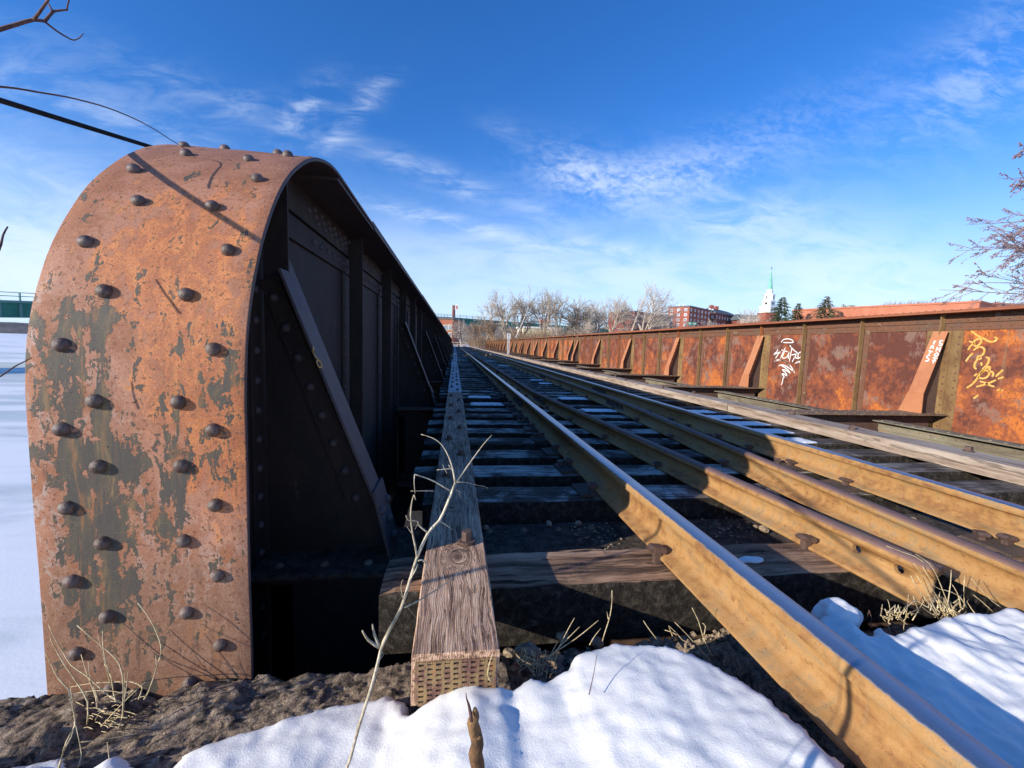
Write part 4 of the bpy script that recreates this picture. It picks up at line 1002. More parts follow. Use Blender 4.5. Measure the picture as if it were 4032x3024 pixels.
for i, (a, b) in enumerate(zip(LB[:-1], LB[1:])):
    ORD = ['fourth', 'fifth', 'sixth', 'seventh', 'eighth', 'ninth', 'tenth', 'eleventh', 'twelfth', 'thirteenth', 'fourteenth']
    lab = ['nearest left guard timber, grey and deeply grained with a slotted iron plate on its end', 'second left guard timber, beyond the first joint', 'third left guard timber, small and studded with bolts'][i] if i < 3 else '%s left guard timber from the camera, small, wavy and frosted' % ORD[i-3]
    t = timber('guard_timber', -.078, .110, a, b-.012, -.778, -.66, M_TIMB if i == 0 else M_TIMBF, lab, 'left guard timbers', .0035, wob=(0, 0) if i < 2 else (R_.uniform(-.03, .03), R_.uniform(0, .03)))
    for k, ty in enumerate(tieY):
        if a < ty+.11 < b-.1 and ty < 50: bolt_on(t, (.056 if k % 2 == 0 else -.026)+R_.uniform(-.006, .006), ty+.125+R_.uniform(-.02, .02), -.658, k == 0)
    if i == 0:
        # slotted anti-split iron on the end grain
        e_ = MB(); x0, x1, z1, z0 = -.066, .100, -.677, -.772; yy = .852
        cols, rows_ = 9, 8; cw = (x1-x0)/cols; rh = (z1-z0)/rows_
        for c_ in range(cols+1):
            xx = x0+c_*cw; e_.box((xx-.0036, yy-.004, z0), (xx+.0036, yy-.0012, z1))
        for r in range(rows_+1):
            zz = z0+r*rh
            for c_ in range(cols):
                xx = x0+c_*cw; s_ = .0032*(1 if c_ % 2 else -1)
                if r == rows_: e_.box((xx+.0042, yy-.004, z1-.004), (xx+cw-.0042, yy-.0005, z1)); continue
                e_.box((xx+.0036, yy-.0038, zz-.0036+s_*.4), (xx+cw-.0036, yy-.0012, zz+.0036+s_*.4))
        hb = MB(); hb.box((x0, yy-.0011, z0+.001), (x1, yy-.0007, z1-.001)); obj('slot_shade_sheet', hb, M_BLACK, t)  # black sheet standing in for the shade inside the slots
        obj('slotted_iron', e_, M_PLATE, t, label='rusty slotted iron plate with yellow and brown stains')
RB = [1.2, 4.85, 8.9, 12.6, 16.6, 21.0, 25.4, 31, 37, 43, 50, 58, 68, 80, YEND]
for i, (a, b) in enumerate(zip(RB[:-1], RB[1:])):
    lab = ['nearest right guard timber, bleached, with a dark knot, at the right edge', 'second right guard timber, bleached, with a split knot at its side', 'third right guard timber, bleached, behind the far rail'][i] if i < 3 else '%s right guard timber from the camera, pale and weathered' % ORD[i-3]
    t = timber('guard_timber', 3.43, 3.70, a, b-.015, -.748, -.648, M_PALE, lab, 'right guard timbers', .012, (R_.uniform(-.02, .02), 0))
    for k, ty in enumerate(tieY):
        if a < ty+.11 < b-.1 and ty < 45 and k % 2 == 0: bolt_on(t, 3.62 if k % 4 else 3.52, ty+.11, -.646, True, True)

# ================================================================== SMALL THINGS
def P2(o, off): return [(a-off[0], b-off[1], c-off[2]) for a, b, c in o]
# snow lying on ties
def patch(x0, x1, y, w, lab, th=.014, loose=.0):
    mb_ = MB(); nX, nY = 36, 12; vs = []
    for i in range(nX+1):
        for j in range(nY+1):
            u, v_ = i/nX*2-1, j/nY*2-1
            a = math.atan2(v_, u); 
            x = (x0+x1)/2+u*(x1-x0)/2*(1+.06*fbm(v_*2, x0, 1, 3, .6, 1)); yy = y+v_*w/2*(1+.10*fbm(u*4, x0, 4, 3, .6, 1))
            r = max(abs(u)**2.6, abs(v_)**2.2)
            h_ = th*max(0, 1-r)**.45+.002*fbm(x, yy, 3, 3, .6, 18) - (.004 if r > .98 else 0)
            vs.append((x, yy, TIE_Z+h_+.003))
    fs = [(i*(nY+1)+j, (i+1)*(nY+1)+j, (i+1)*(nY+1)+j+1, i*(nY+1)+j+1) for i in range(nX) for j in range(nY)]
    mb_.add(vs, fs); o = obj('snow_patch', mb_, M_SNOW, smooth=True); tag(o, lab, 'snow', 'snow patches left on the ties'); return o
def tie_at(y): return min(tieY, key=lambda t: abs(t+.11-y))+.11
def px_patch(u0, u1, v, lab, th=.013):
    a, b = aZ(u0*VK, v*VK, TIE_Z), aZ(u1*VK, v*VK, TIE_Z); t = tie_at((a.y+b.y)/2)
    patch(a.x, b.x, t, .205, lab, th)
px_patch(1015, 1082, 868, 'long snow patch on the left part of a tie, by the near rail')
px_patch(1012, 1062, 861, 'short snow patch left of the near rail, just behind a longer one', .010)
px_patch(1212, 1268, 862, 'round ended snow patch between the two guard rails')
px_patch(1078, 1100, 790, 'small far snow patch between the guard rails', .010)
px_patch(1150, 1190, 822, 'thin snow patch between the guard rails, middle distance', .006)
px_patch(1168, 1215, 829, 'thin snow patch between the guard rails, one tie nearer', .006)
px_patch(1258, 1330, 885, 'thin snow patch between guard rails nearest the shadow edge', .005)
for (a, b, v_, lab) in ((1610, 1680, 926, 'icy patch on a sunlit tie beside the bleached timber'), (1575, 1660, 917, 'bright snow patch by the bleached timber, second from the near one'), (1515, 1585, 899, 'bright snow patch in the sun beside the far rail'), (1480, 1530, 887, 'small bright snow patch in the sun beside the far rail'),
                      (1700, 1760, 955, 'thin icy patch on a tie in front of the bleached timber'), (1770, 1815, 1004, 'thin icy patch on a tie near the right edge, below the timber')):
    px_patch(a, b, v_, lab, .006)
# lumps of snow at the near rail
def lump(c, r, lab, sq=.5, seed=1, cat='snow lump'):
    bm = bmesh.new(); bmesh.ops.create_icosphere(bm, subdivisions=4, radius=1)
    for v in bm.verts:
        d = v.co.normalized(); k = 1+.22*noise.noise(d*1.7+Vector((seed, 0, 0)))+.06*noise.noise(d*5)
        v.co = Vector((d.x*r[0], d.y*r[1], d.z*r[2]))*k
    me = bpy.data.meshes.new('snow_lump'); bm.to_mesh(me); bm.free(); me.materials.append(M_SNOW)
    for p in me.polygons: p.use_smooth = True
    o = link('snow_lump', me, loc=c); tag(o, lab, cat); return o
q = aY(1492*VK, 1260*VK, 1.19); lump(q+Vector((0, 0, -.0)), (.014, .012, .010), 'small white lump of snow stuck on the foot of the near rail', seed=3)
q = aZ(1622*VK, 1209*VK, TIE_Z+.006); lump(q, (.050, .018, .009), 'bluish scrap of snow on the nearest tie, right of the near rail', seed=5)
q = aZ(3215, 2405, -.675); lump((1.075, .975, -.722), (.062, .045, .040), 'rounded snow block against the near rail, shaded blue', seed=8)

# loose ballast stones
def stone(c, r, lab, seed, m=M_STONE):
    rr = random.Random(seed); bm = bmesh.new(); bmesh.ops.create_icosphere(bm, subdivisions=2, radius=1)
    for v in bm.verts:
        d = v.co.normalized(); k = 1+.35*noise.noise(d*1.3+Vector((seed*3.1, 0, 0)))
        v.co = Vector((round(d.x*k*2.2)/2.2*.5+d.x*k*.5, round(d.y*k*2)/2*.5+d.y*k*.5, (round(d.z*k*2)/2*.5+d.z*k*.5)*.7))*r
    me = bpy.data.meshes.new('ballast_stone'); bm.to_mesh(me); bm.free(); me.materials.append(m)
    o = link('ballast_stone', me, loc=c); o.rotation_euler = (rr.uniform(-.4, .4), rr.uniform(-.4, .4), rr.uniform(0, 6)); tag(o, lab, 'stone', 'loose ballast stones'); return o
for i, (u, v_, r, z, lab) in enumerate(((1050, 1140, .014, FB_Z+.012, 'small grey stone on the beam top beside the timber'), (1186, 1131, .016, FB_Z+.014, 'pale stone on the beam top, middle of three in a row'), (1249, 1130, .016, FB_Z+.014, 'pale stone on the beam top, right of three in a row'),
                                   (1650, 1142, .022, FB_Z+.018, 'tan stone in the sunlit rubble between the near rail and guard rail'), (1632, 1138, .012, FB_Z+.012, 'small tan stone in the sunlit rubble left of a larger one'), (1395, 1166, .016, FB_Z+.014, 'bright stone at the foot of the near rail by the beam top'),
                                   (1142, 1410, .034, -.885, 'rough brown lump of rubble between the timber end and the snow'), (1100, 1410, .018, -.90, 'small brown stone beside the timber end'), (1215, 1375, .02, -.92, 'grey stone at the back of the snow mound'), (1290, 1388, .02, -.92, 'stone half buried behind the snow mound crest'))):
    q = aZ(u*VK, v_*VK, z); stone(q, r, lab, i+1)
rr = random.Random(5); mb_ = MB()
for i in range(520):
    x = rr.uniform(.60, 1.0) if i % 2 else rr.uniform(.16, .62); y = rr.uniform(1.06, 1.21) if i % 2 else rr.uniform(.95, 1.2)
    r = rr.uniform(.004, .013); z = grav_h(x, y)+r*.3
    pts = []
    for k in range(6):
        a = k*math.pi/3; pts.append((x+r*math.cos(a)*rr.uniform(.7, 1.2), y+r*math.sin(a)*rr.uniform(.7, 1.2), z+rr.uniform(-.2, .3)*r))
    mb_.add(pts+[(x, y, z+r*.9), (x, y, z-r)], [(k, (k+1) % 6, 6) for k in range(6)]+[((k+1) % 6, k, 7) for k in range(6)])
for i in range(170):
    x = rr.choice([rr.uniform(.55, .75), rr.uniform(.95, 1.45)]); y = rr.uniform(1.50, 1.90); r = rr.uniform(.003, .009); z = FB_Z+.003
    pts = [(x+r*math.cos(k*math.pi/3)*rr.uniform(.7, 1.2), y+r*math.sin(k*math.pi/3)*rr.uniform(.7, 1.2), z+rr.uniform(0, .4)*r) for k in range(6)]
    mb_.add(pts+[(x, y, z+r)], [(k, (k+1) % 6, 6) for k in range(6)])
obj('rubble', mb_, M_STONE, kind='stuff')

# cable, met where its shadow crosses the end plate
def on_plate(u, v):
    r = Vector(ray(u, v)); P = r*(PYP/r.y)
    if P.z > PZC:
        a = r.y**2+r.z**2; b = -2*(r.y*PYC+r.z*PZC); c = PYC**2+PZC**2-PR*PR
        t = (-b-math.sqrt(max(0, b*b-4*a*c)))/(2*a); P = r*t
    return P
S0, S1 = on_plate(290*VK, 338*VK), on_plate(556*VK, 517*VK)
nrm = (S1-S0).cross(SUN_D).normalized()
c0 = aP(0, 395, S0, nrm); c1 = aP(567, 570, S0, nrm)

cd = (c1-c0)
mb_ = MB(); mb_.tube([c0-cd*3.0, c0-cd*1.5, c0, c1, c1+cd*.9], .0068, 8); o = obj('steel_cable', mb_, M_CABLE, smooth=True); tag(o, 'thick black twisted cable running in from the left behind the rounded end plate', 'cable')
Q1 = aZ(600, 2836, -.855); Q2 = Vector((.79, 1.455, -.665)); off = -Vector((1, .49, -.385))*2.1  # cable added out of view so its shadow crosses ledge, timber and rail
mb_ = MB(); a_, b_ = Q1+off, Q2+off; mb_.tube([a_-(b_-a_)*1.0, a_, b_, b_+(b_-a_)*.04], .0085, 8); o = obj('steel_cable', mb_, M_CABLE, smooth=True); tag(o, 'unseen cable added out of view, laying a line of shade over the near timber', 'cable')

def strand(name, label, cat, strokes, m, group=None, stuff=False):
    """strokes: (list of (u,v)), (Y at first, Y at last), (radius first, last)"""
    mb_ = MB()
    for st in strokes:
        pts, (ya, yb), (ra, rb) = st
        L_ = [0]
        for p, q in zip(pts[:-1], pts[1:]): L_.append(L_[-1]+math.hypot(p[0]-q[0], p[1]-q[1]))
        P = [aY(u, v, ya+(yb-ya)*(l/L_[-1])) for (u, v), l in zip(pts, L_)]
        Qs = []; Rs = []
        for i in range(len(P)-1):
            p0, p1, p2, p3 = P[max(i-1, 0)], P[i], P[i+1], P[min(i+2, len(P)-1)]
            for t in (0, .5):
                Qs.append(.5*((2*p1)+(p2-p0)*t+(2*p0-5*p1+4*p2-p3)*t*t+(3*p1-p0-3*p2+p3)*t**3)); Rs.append(ra+(rb-ra)*((i+t)/(len(P)-1)))
        Qs.append(P[-1]); Rs.append(rb)
        mb_.tube(Qs, Rs, 5)
    base = Vector(mb_.v[0]); mb_.v = P2(mb_.v, base)
    o = obj(name, mb_, m, loc=base, smooth=True)
    if cat: tag(o, label, cat, group)
    return o
def cv(ox, oy, s, pts): return [(ox+x/s, oy+y/s) for x, y in pts]
# branch and twigs at the left
B = lambda pts, y0, y1, r0, r1: (cv(0, 0, 2.37, pts), (y0*BK, y1*BK), (r0*BK, r1*BK))
BK = .5
strand('bare_branch', 'forked bare branch reaching in at the top left corner', 'branch', [
    B([(-60, 295), (0, 275), (150, 230), (310, 185), (420, 200)], 1.2, 1.25, .0052, .0035), B([(315, 185), (380, 100), (450, 0), (480, -50)], 1.23, 1.2, .0036, .002),
    B([(415, 200), (490, 115), (540, 100), (630, 92)], 1.25, 1.28, .0036, .002), B([(625, 92), (630, 50), (645, 0), (650, -40)], 1.28, 1.28, .002, .0014), B([(490, 105), (460, 50), (425, -10)], 1.26, 1.28, .0024, .0014),
    B([(420, 205), (530, 290), (620, 345), (685, 375), (740, 355), (778, 312)], 1.25, 1.3, .0026, .0009)], M_TWIG)
BK = 1.0
strand('bare_branch', 'thin bent twig arching over to the top rivets of the end plate', 'branch', [
    B([(-50, 800), (0, 810), (150, 825), (380, 865), (620, 905), (830, 955), (1000, 1005), (1180, 1075), (1330, 1145), (1480, 1230), (1600, 1310), (1700, 1370), (1830, 1480)], 1.15, 1.46, .0026, .0009)], M_TWIG)
strand('bare_branch', 'short twig tip at the left edge over the horizon', 'branch', [([(-12, 1000), (4, 960), (12, 925), (30, 893)], (1.0, 1.05), (.0026, .0014))], M_TWIG)
strand('bare_branch', 'thin twig at the left edge in front of the frozen river', 'branch', [([(-15, 1492), (20, 1470), (60, 1442), (104, 1420), (125, 1408)], (1.0, 1.03), (.0018, .0010))], M_TWIG)
# tall dry stalk in front of the timber
SK = .38
Sx = lambda pts, y0, y1, r0, r1: (cv(1500, 1650, 1.66, pts), (y0*SK, y1*SK), (r0*SK, r1*SK))
stalk = [([(1200, 4300), (1290, 3500), (1350, 3090), (1380, 2985), (1413, 2860), (1455, 2730), (1480, 2640), (1500, 2555)], (.66*SK, .74*SK), (.0040*SK, .0050*SK)),
         Sx([(0, 1500), (60, 1370), (135, 1230), (190, 1050), (235, 905)], .74, .76, .0050, .0042), Sx([(235, 905), (310, 740), (380, 665), (430, 560), (485, 420)], .76, .79, .0042, .0038),
         Sx([(485, 420), (540, 345), (600, 260), (670, 165), (725, 105)], .79, .82, .0026, .0010),
         Sx([(485, 420), (470, 330), (445, 250), (400, 170), (340, 125), (262, 100)], .79, .78, .0026, .0009), Sx([(470, 335), (450, 325), (365, 333)], .79, .78, .0018, .0008), Sx([(465, 330), (440, 298)], .79, .79, .0016, .0006), Sx([(432, 355), (415, 325), (403, 297)], .79, .79, .0009, .0004),
         Sx([(450, 468), (355, 410), (280, 380), (220, 362)], .78, .75, .0022, .0013), Sx([(220, 362), (217, 420), (223, 485)], .75, .75, .0013, .0008), Sx([(345, 470), (260, 470), (195, 471)], .77, .75, .0012, .0009), 
         Sx([(310, 745), (265, 710), (243, 685), (240, 668), (200, 665), (175, 658), (163, 630)], .77, .75, .0022, .0009), Sx([(243, 685), (222, 720)], .76, .75, .0012, .0006),
         Sx([(235, 900), (222, 820), (205, 740), (193, 630), (205, 530), (216, 495)], .76, .74, .0028, .0014), Sx([(204, 752), (185, 725), (170, 702)], .75, .74, .0012, .0006), Sx([(216, 495), (228, 530)], .74, .74, .002, .0007),
         Sx([(150, 1232), (250, 1185), (340, 1130), (430, 1070), (475, 1035), (515, 980)], .75, .80, .0024, .0007), Sx([(385, 668), (430, 695), (470, 725)], .78, .80, .0018, .0006), Sx([(150, 1195), (170, 1225), (232, 1305)], .75, .77, .0011, .0006),
         Sx([(145, 1180), (132, 1110), (136, 1065), (147, 1050)], .75, .74, .0012, .0008), Sx([(240, 925), (270, 920), (295, 950), (300, 1000)], .76, .77, .0032, .0010), Sx([(240, 945), (225, 990), (190, 1050)], .76, .75, .0022, .0010),
         Sx([(490, 460), (515, 480), (508, 490), (532, 525)], .79, .80, .0018, .0005), Sx([(500, 412), (560, 415), (640, 435), (680, 440), (700, 458)], .79, .82, .0010, .0005),
         ([(1492, 2550), (1450, 2520), (1427, 2483)], (.74*SK, .73*SK), (.0016, .0010)), ([(1492, 2545), (1475, 2500), (1467, 2458)], (.74*SK, .74*SK), (.0016, .0010)), Sx([(0, 1510), (15, 1540), (-5, 1570)], .74, .74, .0010, .0006)]
stalk = [(a, b, (c[0]*.72, c[1]*.62)) for a, b, c in stalk]
strand('dry_stalk', 'tall pale branching weed stalk standing in front of the near timber', 'weed', stalk, M_STALK)
# broken stick
mb_ = MB(); pts = [aY(u, v, .262+.006*i) for i, (u, v) in enumerate(cv(1400, 2400, 2.6586, [(1250, 1040), (1238, 1110), (1240, 1180), (1252, 1290), (1265, 1400), (1268, 1500), (1275, 1620), (1280, 1790)]))]
pts = [p+Vector((.0012*math.sin(i*2.1), 0, 0)) for i, p in enumerate(pts)]+[Vector((.03, .22, -.88))]
mb_.tube(pts, [.0012, .0029, .0040, .0046, .0046, .0053, .0056, .0058, .0075], 9)
for t_, (dx_, r) in zip((3,), ((.0026, .0022),)): mb_.dome(pts[t_]+Vector((dx_, -.003, 0)), (dx_*100, -.3, .3), r, r, 7, 2)
base = Vector(pts[-1]); mb_.v = P2(mb_.v, base); st_ = obj('broken_stick', mb_, M_BARK, loc=base, smooth=True); tag(st_, 'thick broken brown stick standing in the snow at the bottom edge', 'stick')
mb_ = MB(); q = [aY(u, v, .2615) for u, v in cv(1400, 2400, 2.6586, [(1215, 1170), (1205, 1090), (1185, 1000), (1162, 930), (1155, 870)])]; mb_.tube([p-base for p in q], [.0011, .0012, .0009, .0005, .0002], 6); obj('splinter', mb_, M_TWIG, st_, smooth=True)
# dead grass at the foot of the end plate
cl = [[(410, 450), (470, 580), (530, 680), (600, 790), (700, 860), (800, 940), (920, 1050), (1030, 1110)], [(425, 560), (450, 620), (540, 780), (650, 940), (740, 1100), (735, 1290)], [(385, 690), (430, 780), (490, 900), (580, 1000), (600, 1090), (625, 1200), (630, 1300), (560, 1440), (510, 1600), (480, 1720)],
      [(650, 455), (760, 550), (860, 630), (950, 710), (1010, 790), (1040, 930), (1040, 1100), (1030, 1230), (1000, 1330)], [(865, 500), (870, 640), (900, 790), (940, 900), (960, 1030), (980, 1100)], [(825, 540), (860, 660), (900, 830), (940, 980)], [(685, 700), (720, 820), (760, 930), (810, 1060), (820, 1150)],
      [(1160, 265), (1230, 350), (1300, 470), (1345, 580), (1360, 670), (1330, 790), (1260, 1000), (1215, 1080)], [(1315, 700), (1320, 790)], [(1080, 830), (1070, 950), (1050, 1090), (1040, 1220)], [(590, 930), (600, 1020), (620, 1130), (630, 1250)],
      [(600, 975), (760, 945), (930, 935), (1100, 930), (1180, 960), (1200, 985), (1170, 1080)], [(650, 1025), (800, 1005), (950, 1010), (1040, 1030)], [(1230, 930), (1130, 1020), (1000, 1150), (850, 1310)], [(640, 1100), (710, 1135)], [(1200, 1360), (1050, 1385), (870, 1420), (680, 1440)],
      [(630, 1300), (600, 1400), (535, 1520), (505, 1640), (500, 1720)], [(640, 1300), (680, 1490), (685, 1560), (660, 1650)], [(905, 1440), (920, 1560), (925, 1690)], [(745, 760), (760, 900), (800, 1000), (830, 1100)], [(1050, 850), (1055, 1000), (1045, 1100)], [(880, 780), (920, 850), (945, 900)]]
rr = random.Random(3)
for i in range(46):
    x, y = rr.gauss(900, 95), rr.gauss(1235, 70); a = rr.uniform(-1.3, .4); l = rr.uniform(40, 150)
    cl.append([(x, y), (x+l*.5*math.cos(a)+rr.uniform(-10, 10), y+l*.5*math.sin(a)*.8), (x+l*math.cos(a), y+l*math.sin(a)*.6+rr.uniform(0, 25))])
S_ = []
for i, c in enumerate(cl):
    pts = cv(0, 2250, 2.143, c); yr = min(1.04, aZ(pts[-1][0], pts[-1][1], -.862).y); yr = max(.80, min(yr, .99)); long_ = len(c) > 4
    S_.append((pts[::-1], (yr, min(1.05, yr+(.05 if long_ else .02))), (.0016 if long_ else .0010, .0008 if long_ else .0006)))
strand('dead_grass', 'clump of dead yellow grass at the foot of the rusty end plate', 'grass', S_, M_STRAW)
# weeds between timber and snow
cc = [[(415, 465), (350, 580), (280, 720), (240, 800), (220, 950)], [(465, 555), (360, 660), (240, 780), (140, 890)], [(655, 490), (560, 570), (420, 680), (250, 790)], [(240, 712), (200, 790), (140, 900)]]
for i in range(60):
    x, y = rr.uniform(-160, 180), rr.uniform(830, 1000); a = rr.uniform(0, 6.3); l = rr.uniform(30, 110)
    cc.append([(x, y), (x+l*.5*math.cos(a), y+l*.5*math.sin(a)+6), (x+l*math.cos(a), y+l*math.sin(a))])
strand('dead_grass', 'tangle of dry twigs and leaves between the timber end and the snow', 'grass', [(cv(2100, 2250, 2.5525, c)[::-1], (.96, .97), (.0014, .0008)) for c in cc], M_STRAW)
for lab, L_, mm in (('single long straw leaning up from the crest of the snow mound', [[(790, 190), (790, 300), (770, 450), (720, 610), (695, 700)], [(740, 405), (755, 480)]], M_STRAW), ('short dark straw on the snow mound, left of the longest straw', [[(680, 570), (610, 660), (565, 740)]], M_STRAW),
                    ('short pale straw poking from the snow right of the mound crest', [[(1105, 495), (1170, 590), (1240, 680)]], M_STRAW), ('pair of crossing straws at the snow edge beside the near rail', [[(1420, 510), (1550, 640), (1680, 790), (1780, 890)], [(1595, 365), (1660, 500), (1700, 640), (1750, 760), (1800, 850)], [(1690, 515), (1730, 550), (1715, 640)], [(1360, 545), (1440, 620), (1500, 690), (1575, 720)], [(1320, 590), (1390, 610), (1440, 640)], [(1360, 550), (1380, 600), (1400, 650)]], M_STRAW)):
    strand('dry_straw', lab, 'weed', [(cv(2100, 2250, 2.5525, c)[::-1], (.95, .97), (.0015, .0008)) for c in L_], mm)
for lab, L_ in (('faint thin straw lying over the front of the snow mound', [[(640, 835), (610, 1010), (580, 1150), (560, 1240)]]), ('dark forked twig in the snow at the bottom, left of two', [[(1222, 1325), (1215, 1480), (1210, 1700)], [(1170, 1485), (1250, 1570), (1330, 1690)]]), ('thin dark twig in the snow at the bottom, by the near rail', [[(1540, 1500), (1560, 1590), (1590, 1700)]])):
    strand('thin_twig', lab, 'twig', [(cv(2100, 2250, 2.5525, c)[::-1], (.75, .80), (.0011, .0006)) for c in L_], M_TWIG)
strand('thin_twig', 'dark curved twig rising from the snow at the bottom right of centre', 'twig', [([(2930, 3060), (2900, 2970), (2870, 2890), (2850, 2830)], (.68, .71), (.0010, .0005)), ([(2760, 3060), (2790, 2960), (2810, 2890), (2828, 2850)], (.68, .71), (.0010, .0005)), ([(2745, 3040), (2765, 2985), (2760, 2950)], (.68, .70), (.0009, .0005))], M_TWIG)
strand('thin_twig', 'tiny dark twigs at the bottom edge right of the broken stick', 'twig', [([(2180, 3060), (2195, 3000), (2175, 2940)], (.71, .73), (.0010, .0005)), ([(2195, 3010), (2215, 2975)], (.72, .73), (.0008, .0004)), ([(2330, 3040), (2325, 2975)], (.71, .72), (.0008, .0004)), ([(2430, 3040), (2470, 2960), (2485, 2945)], (.70, .72), (.0008, .0004)), ([(2100, 2990), (2130, 3010), (2150, 3050)], (.71, .70), (.0009, .0005))], M_TWIG)
strand('dry_leaf_blade', 'narrow curled brown blade resting on the slotted iron', 'leaf', [(cv(1400, 2400, 2.6586, [(1435, 460), (1400, 570), (1385, 680), (1420, 750)]), (.835, .838), (.0007, .0030))], M_STRAW)
Rw = [[(845, 180), (840, 280), (820, 420)], [(845, 280), (890, 350), (920, 460)], [(945, 215), (940, 330), (942, 450)], [(580, 60), (680, 130), (740, 230), (800, 380), (870, 560)], [(565, 130), (640, 230), (720, 350), (800, 450), (940, 520)], [(540, 220), (600, 330), (680, 430), (760, 560)],
      [(1010, 365), (1080, 420), (1160, 495)], [(360, 0), (480, 45), (580, 80), (650, 135)], [(645, 400), (600, 480), (555, 555)], [(580, 210), (650, 320), (700, 420), (740, 500)], [(630, 150), (720, 300), (800, 330), (900, 370), (960, 460)], [(990, 240), (1080, 340), (1150, 410), (1220, 460)]]
for i in range(55):
    x, y = rr.gauss(800, 90), rr.gauss(500, 38); a = rr.uniform(-2.6, -.5); l = rr.uniform(30, 130)
    Rw.append([(x+l*math.cos(a), y+l*math.sin(a)), (x+l*.5*math.cos(a), y+l*.5*math.sin(a)+5), (x, y)])
strand('dead_grass', 'clump of dry straw growing at the cut end of the guard rail', 'grass', [(cv(3300, 2150, 1.8975, c)[::-1], (.965, .985), (.0015, .0008)) for c in Rw], M_STRAW)
Rv = [[(525, 360), (515, 480), (490, 600), (490, 650), (460, 745)], [(580, 400), (520, 450)], [(320, 465), (400, 500), (480, 560), (520, 590)], [(370, 400), (390, 480), (375, 600), (420, 700)]]
for i in range(40):
    x, y = rr.gauss(430, 60), rr.gauss(525, 26); a = rr.uniform(-3.0, -.1); l = rr.uniform(25, 90)
    Rv.append([(x+l*math.cos(a), y+l*math.sin(a)), (x+l*.5*math.cos(a), y+l*.5*math.sin(a)+4), (x, y)])
strand('dead_grass', 'low tangle of dry grass on the snow below the cut guard rail', 'grass', [(cv(3300, 2150, 1.8975, c)[::-1], (.955, .965), (.0013, .0007)) for c in Rv], M_STRAW)
strand('dry_straw', 'small dark hooked straw at the edge of the shaded snow', 'weed', [(cv(3300, 2150, 1.8975, [(230, 480), (250, 540), (245, 580), (238, 620)]), (.97, .97), (.0014, .0010)), (cv(3300, 2150, 1.8975, [(215, 540), (225, 500), (235, 490)]), (.97, .97), (.0012, .0010))], M_TWIG)

# ================================================================== FAR SIDE
# sign on the right timber
sb = aZ(1993, 1396, -.66); sY = sb.y
ptop = aY(1997, 1313, sY).z; pbot = aY(1995, 1335, sY).z
sg = thing('track_sign', 'small white sign lettered X over C on a pale post beside the right timber', 'sign', (3.62, sY, -.67))
for dx_ in (-.045, .045):
    mb_ = MB(); mb_.box((dx_-.022, -.015, 0), (dx_+.022, .015, pbot+.67)); obj('post', mb_, M_WHITE, sg)
mb_ = MB(); mb_.box((-.125, -.03, pbot+.66), (.125, -.017, ptop+.67)); bd = obj('sign_board', mb_, M_WHITE, sg, bevel=.004)
for ch, zz in (('X', .66), ('C', .20)):
    cu = bpy.data.curves.new('letter', 'FONT'); cu.body = ch; cu.size = .19; cu.extrude = .001; cu.align_x = 'CENTER'; cu.offset = .004; cu.materials.append(M_BLACK)
    _t = bpy.data.objects.new('tmp', cu); C.objects.link(_t); bpy.context.view_layer.update(); _me = bpy.data.meshes.new_from_object(_t.evaluated_get(bpy.context.evaluated_depsgraph_get())); bpy.data.objects.remove(_t); o = bpy.data.objects.new('letter', _me); C.objects.link(o); o.parent = sg; o.rotation_euler = (math.pi/2, 0, 0); o.location = (0, -.0315, pbot+.66+(ptop-pbot)*zz-.05)

# far bank: snow ground, fence, lamp
M_GSNOW = m_snow('far_snow', (.80, .83, .88), .35, .05)
def far_h(x, y):
    z = -.80+.15*fbm(x, y, 2, 3, .5, .06)
    if x > 9: z += min(3.0, (x-9)*.03)
    if y < 101.5: z -= (101.5-y)*.9
    return z
hf('far_bank', -30, 420, 97.0, 420, 3.0, far_h, M_GSNOW, kind='structure')
fn_ = thing('wooden_fence', 'low rail fence crossing the snow beyond the end of the bridge', 'fence', (-6, 112, -.85))
for i in range(9):
    mb_ = MB(); mb_.box((i*2.2, -.08, 0), (i*2.2+.16, .08, 1.25)); obj('fence_post', mb_, M_BARE, fn_)
for zz in (.45, .95):
    mb_ = MB(); mb_.box((0, -.14, zz), (17.8, -.085, zz+.13)); obj('fence_rail', mb_, M_BARE2, fn_)
lp = aY(1808, 1345, 125); lt = thing('street_lamp', 'thin street lamp with a round globe near the brick corner building', 'lamp', (lp.x, 125, -.8))
mb_ = MB(); mb_.tube([(0, 0, 0), (0, 0, 4.3)], [.10, .06], 6); obj('pole', mb_, M_BLACK, lt)
mb_ = MB(); mb_.dome((0, 0, 4.3), (0, 0, 1), .26, .45, 8, 3); obj('globe', mb_, M_WHITE, lt)

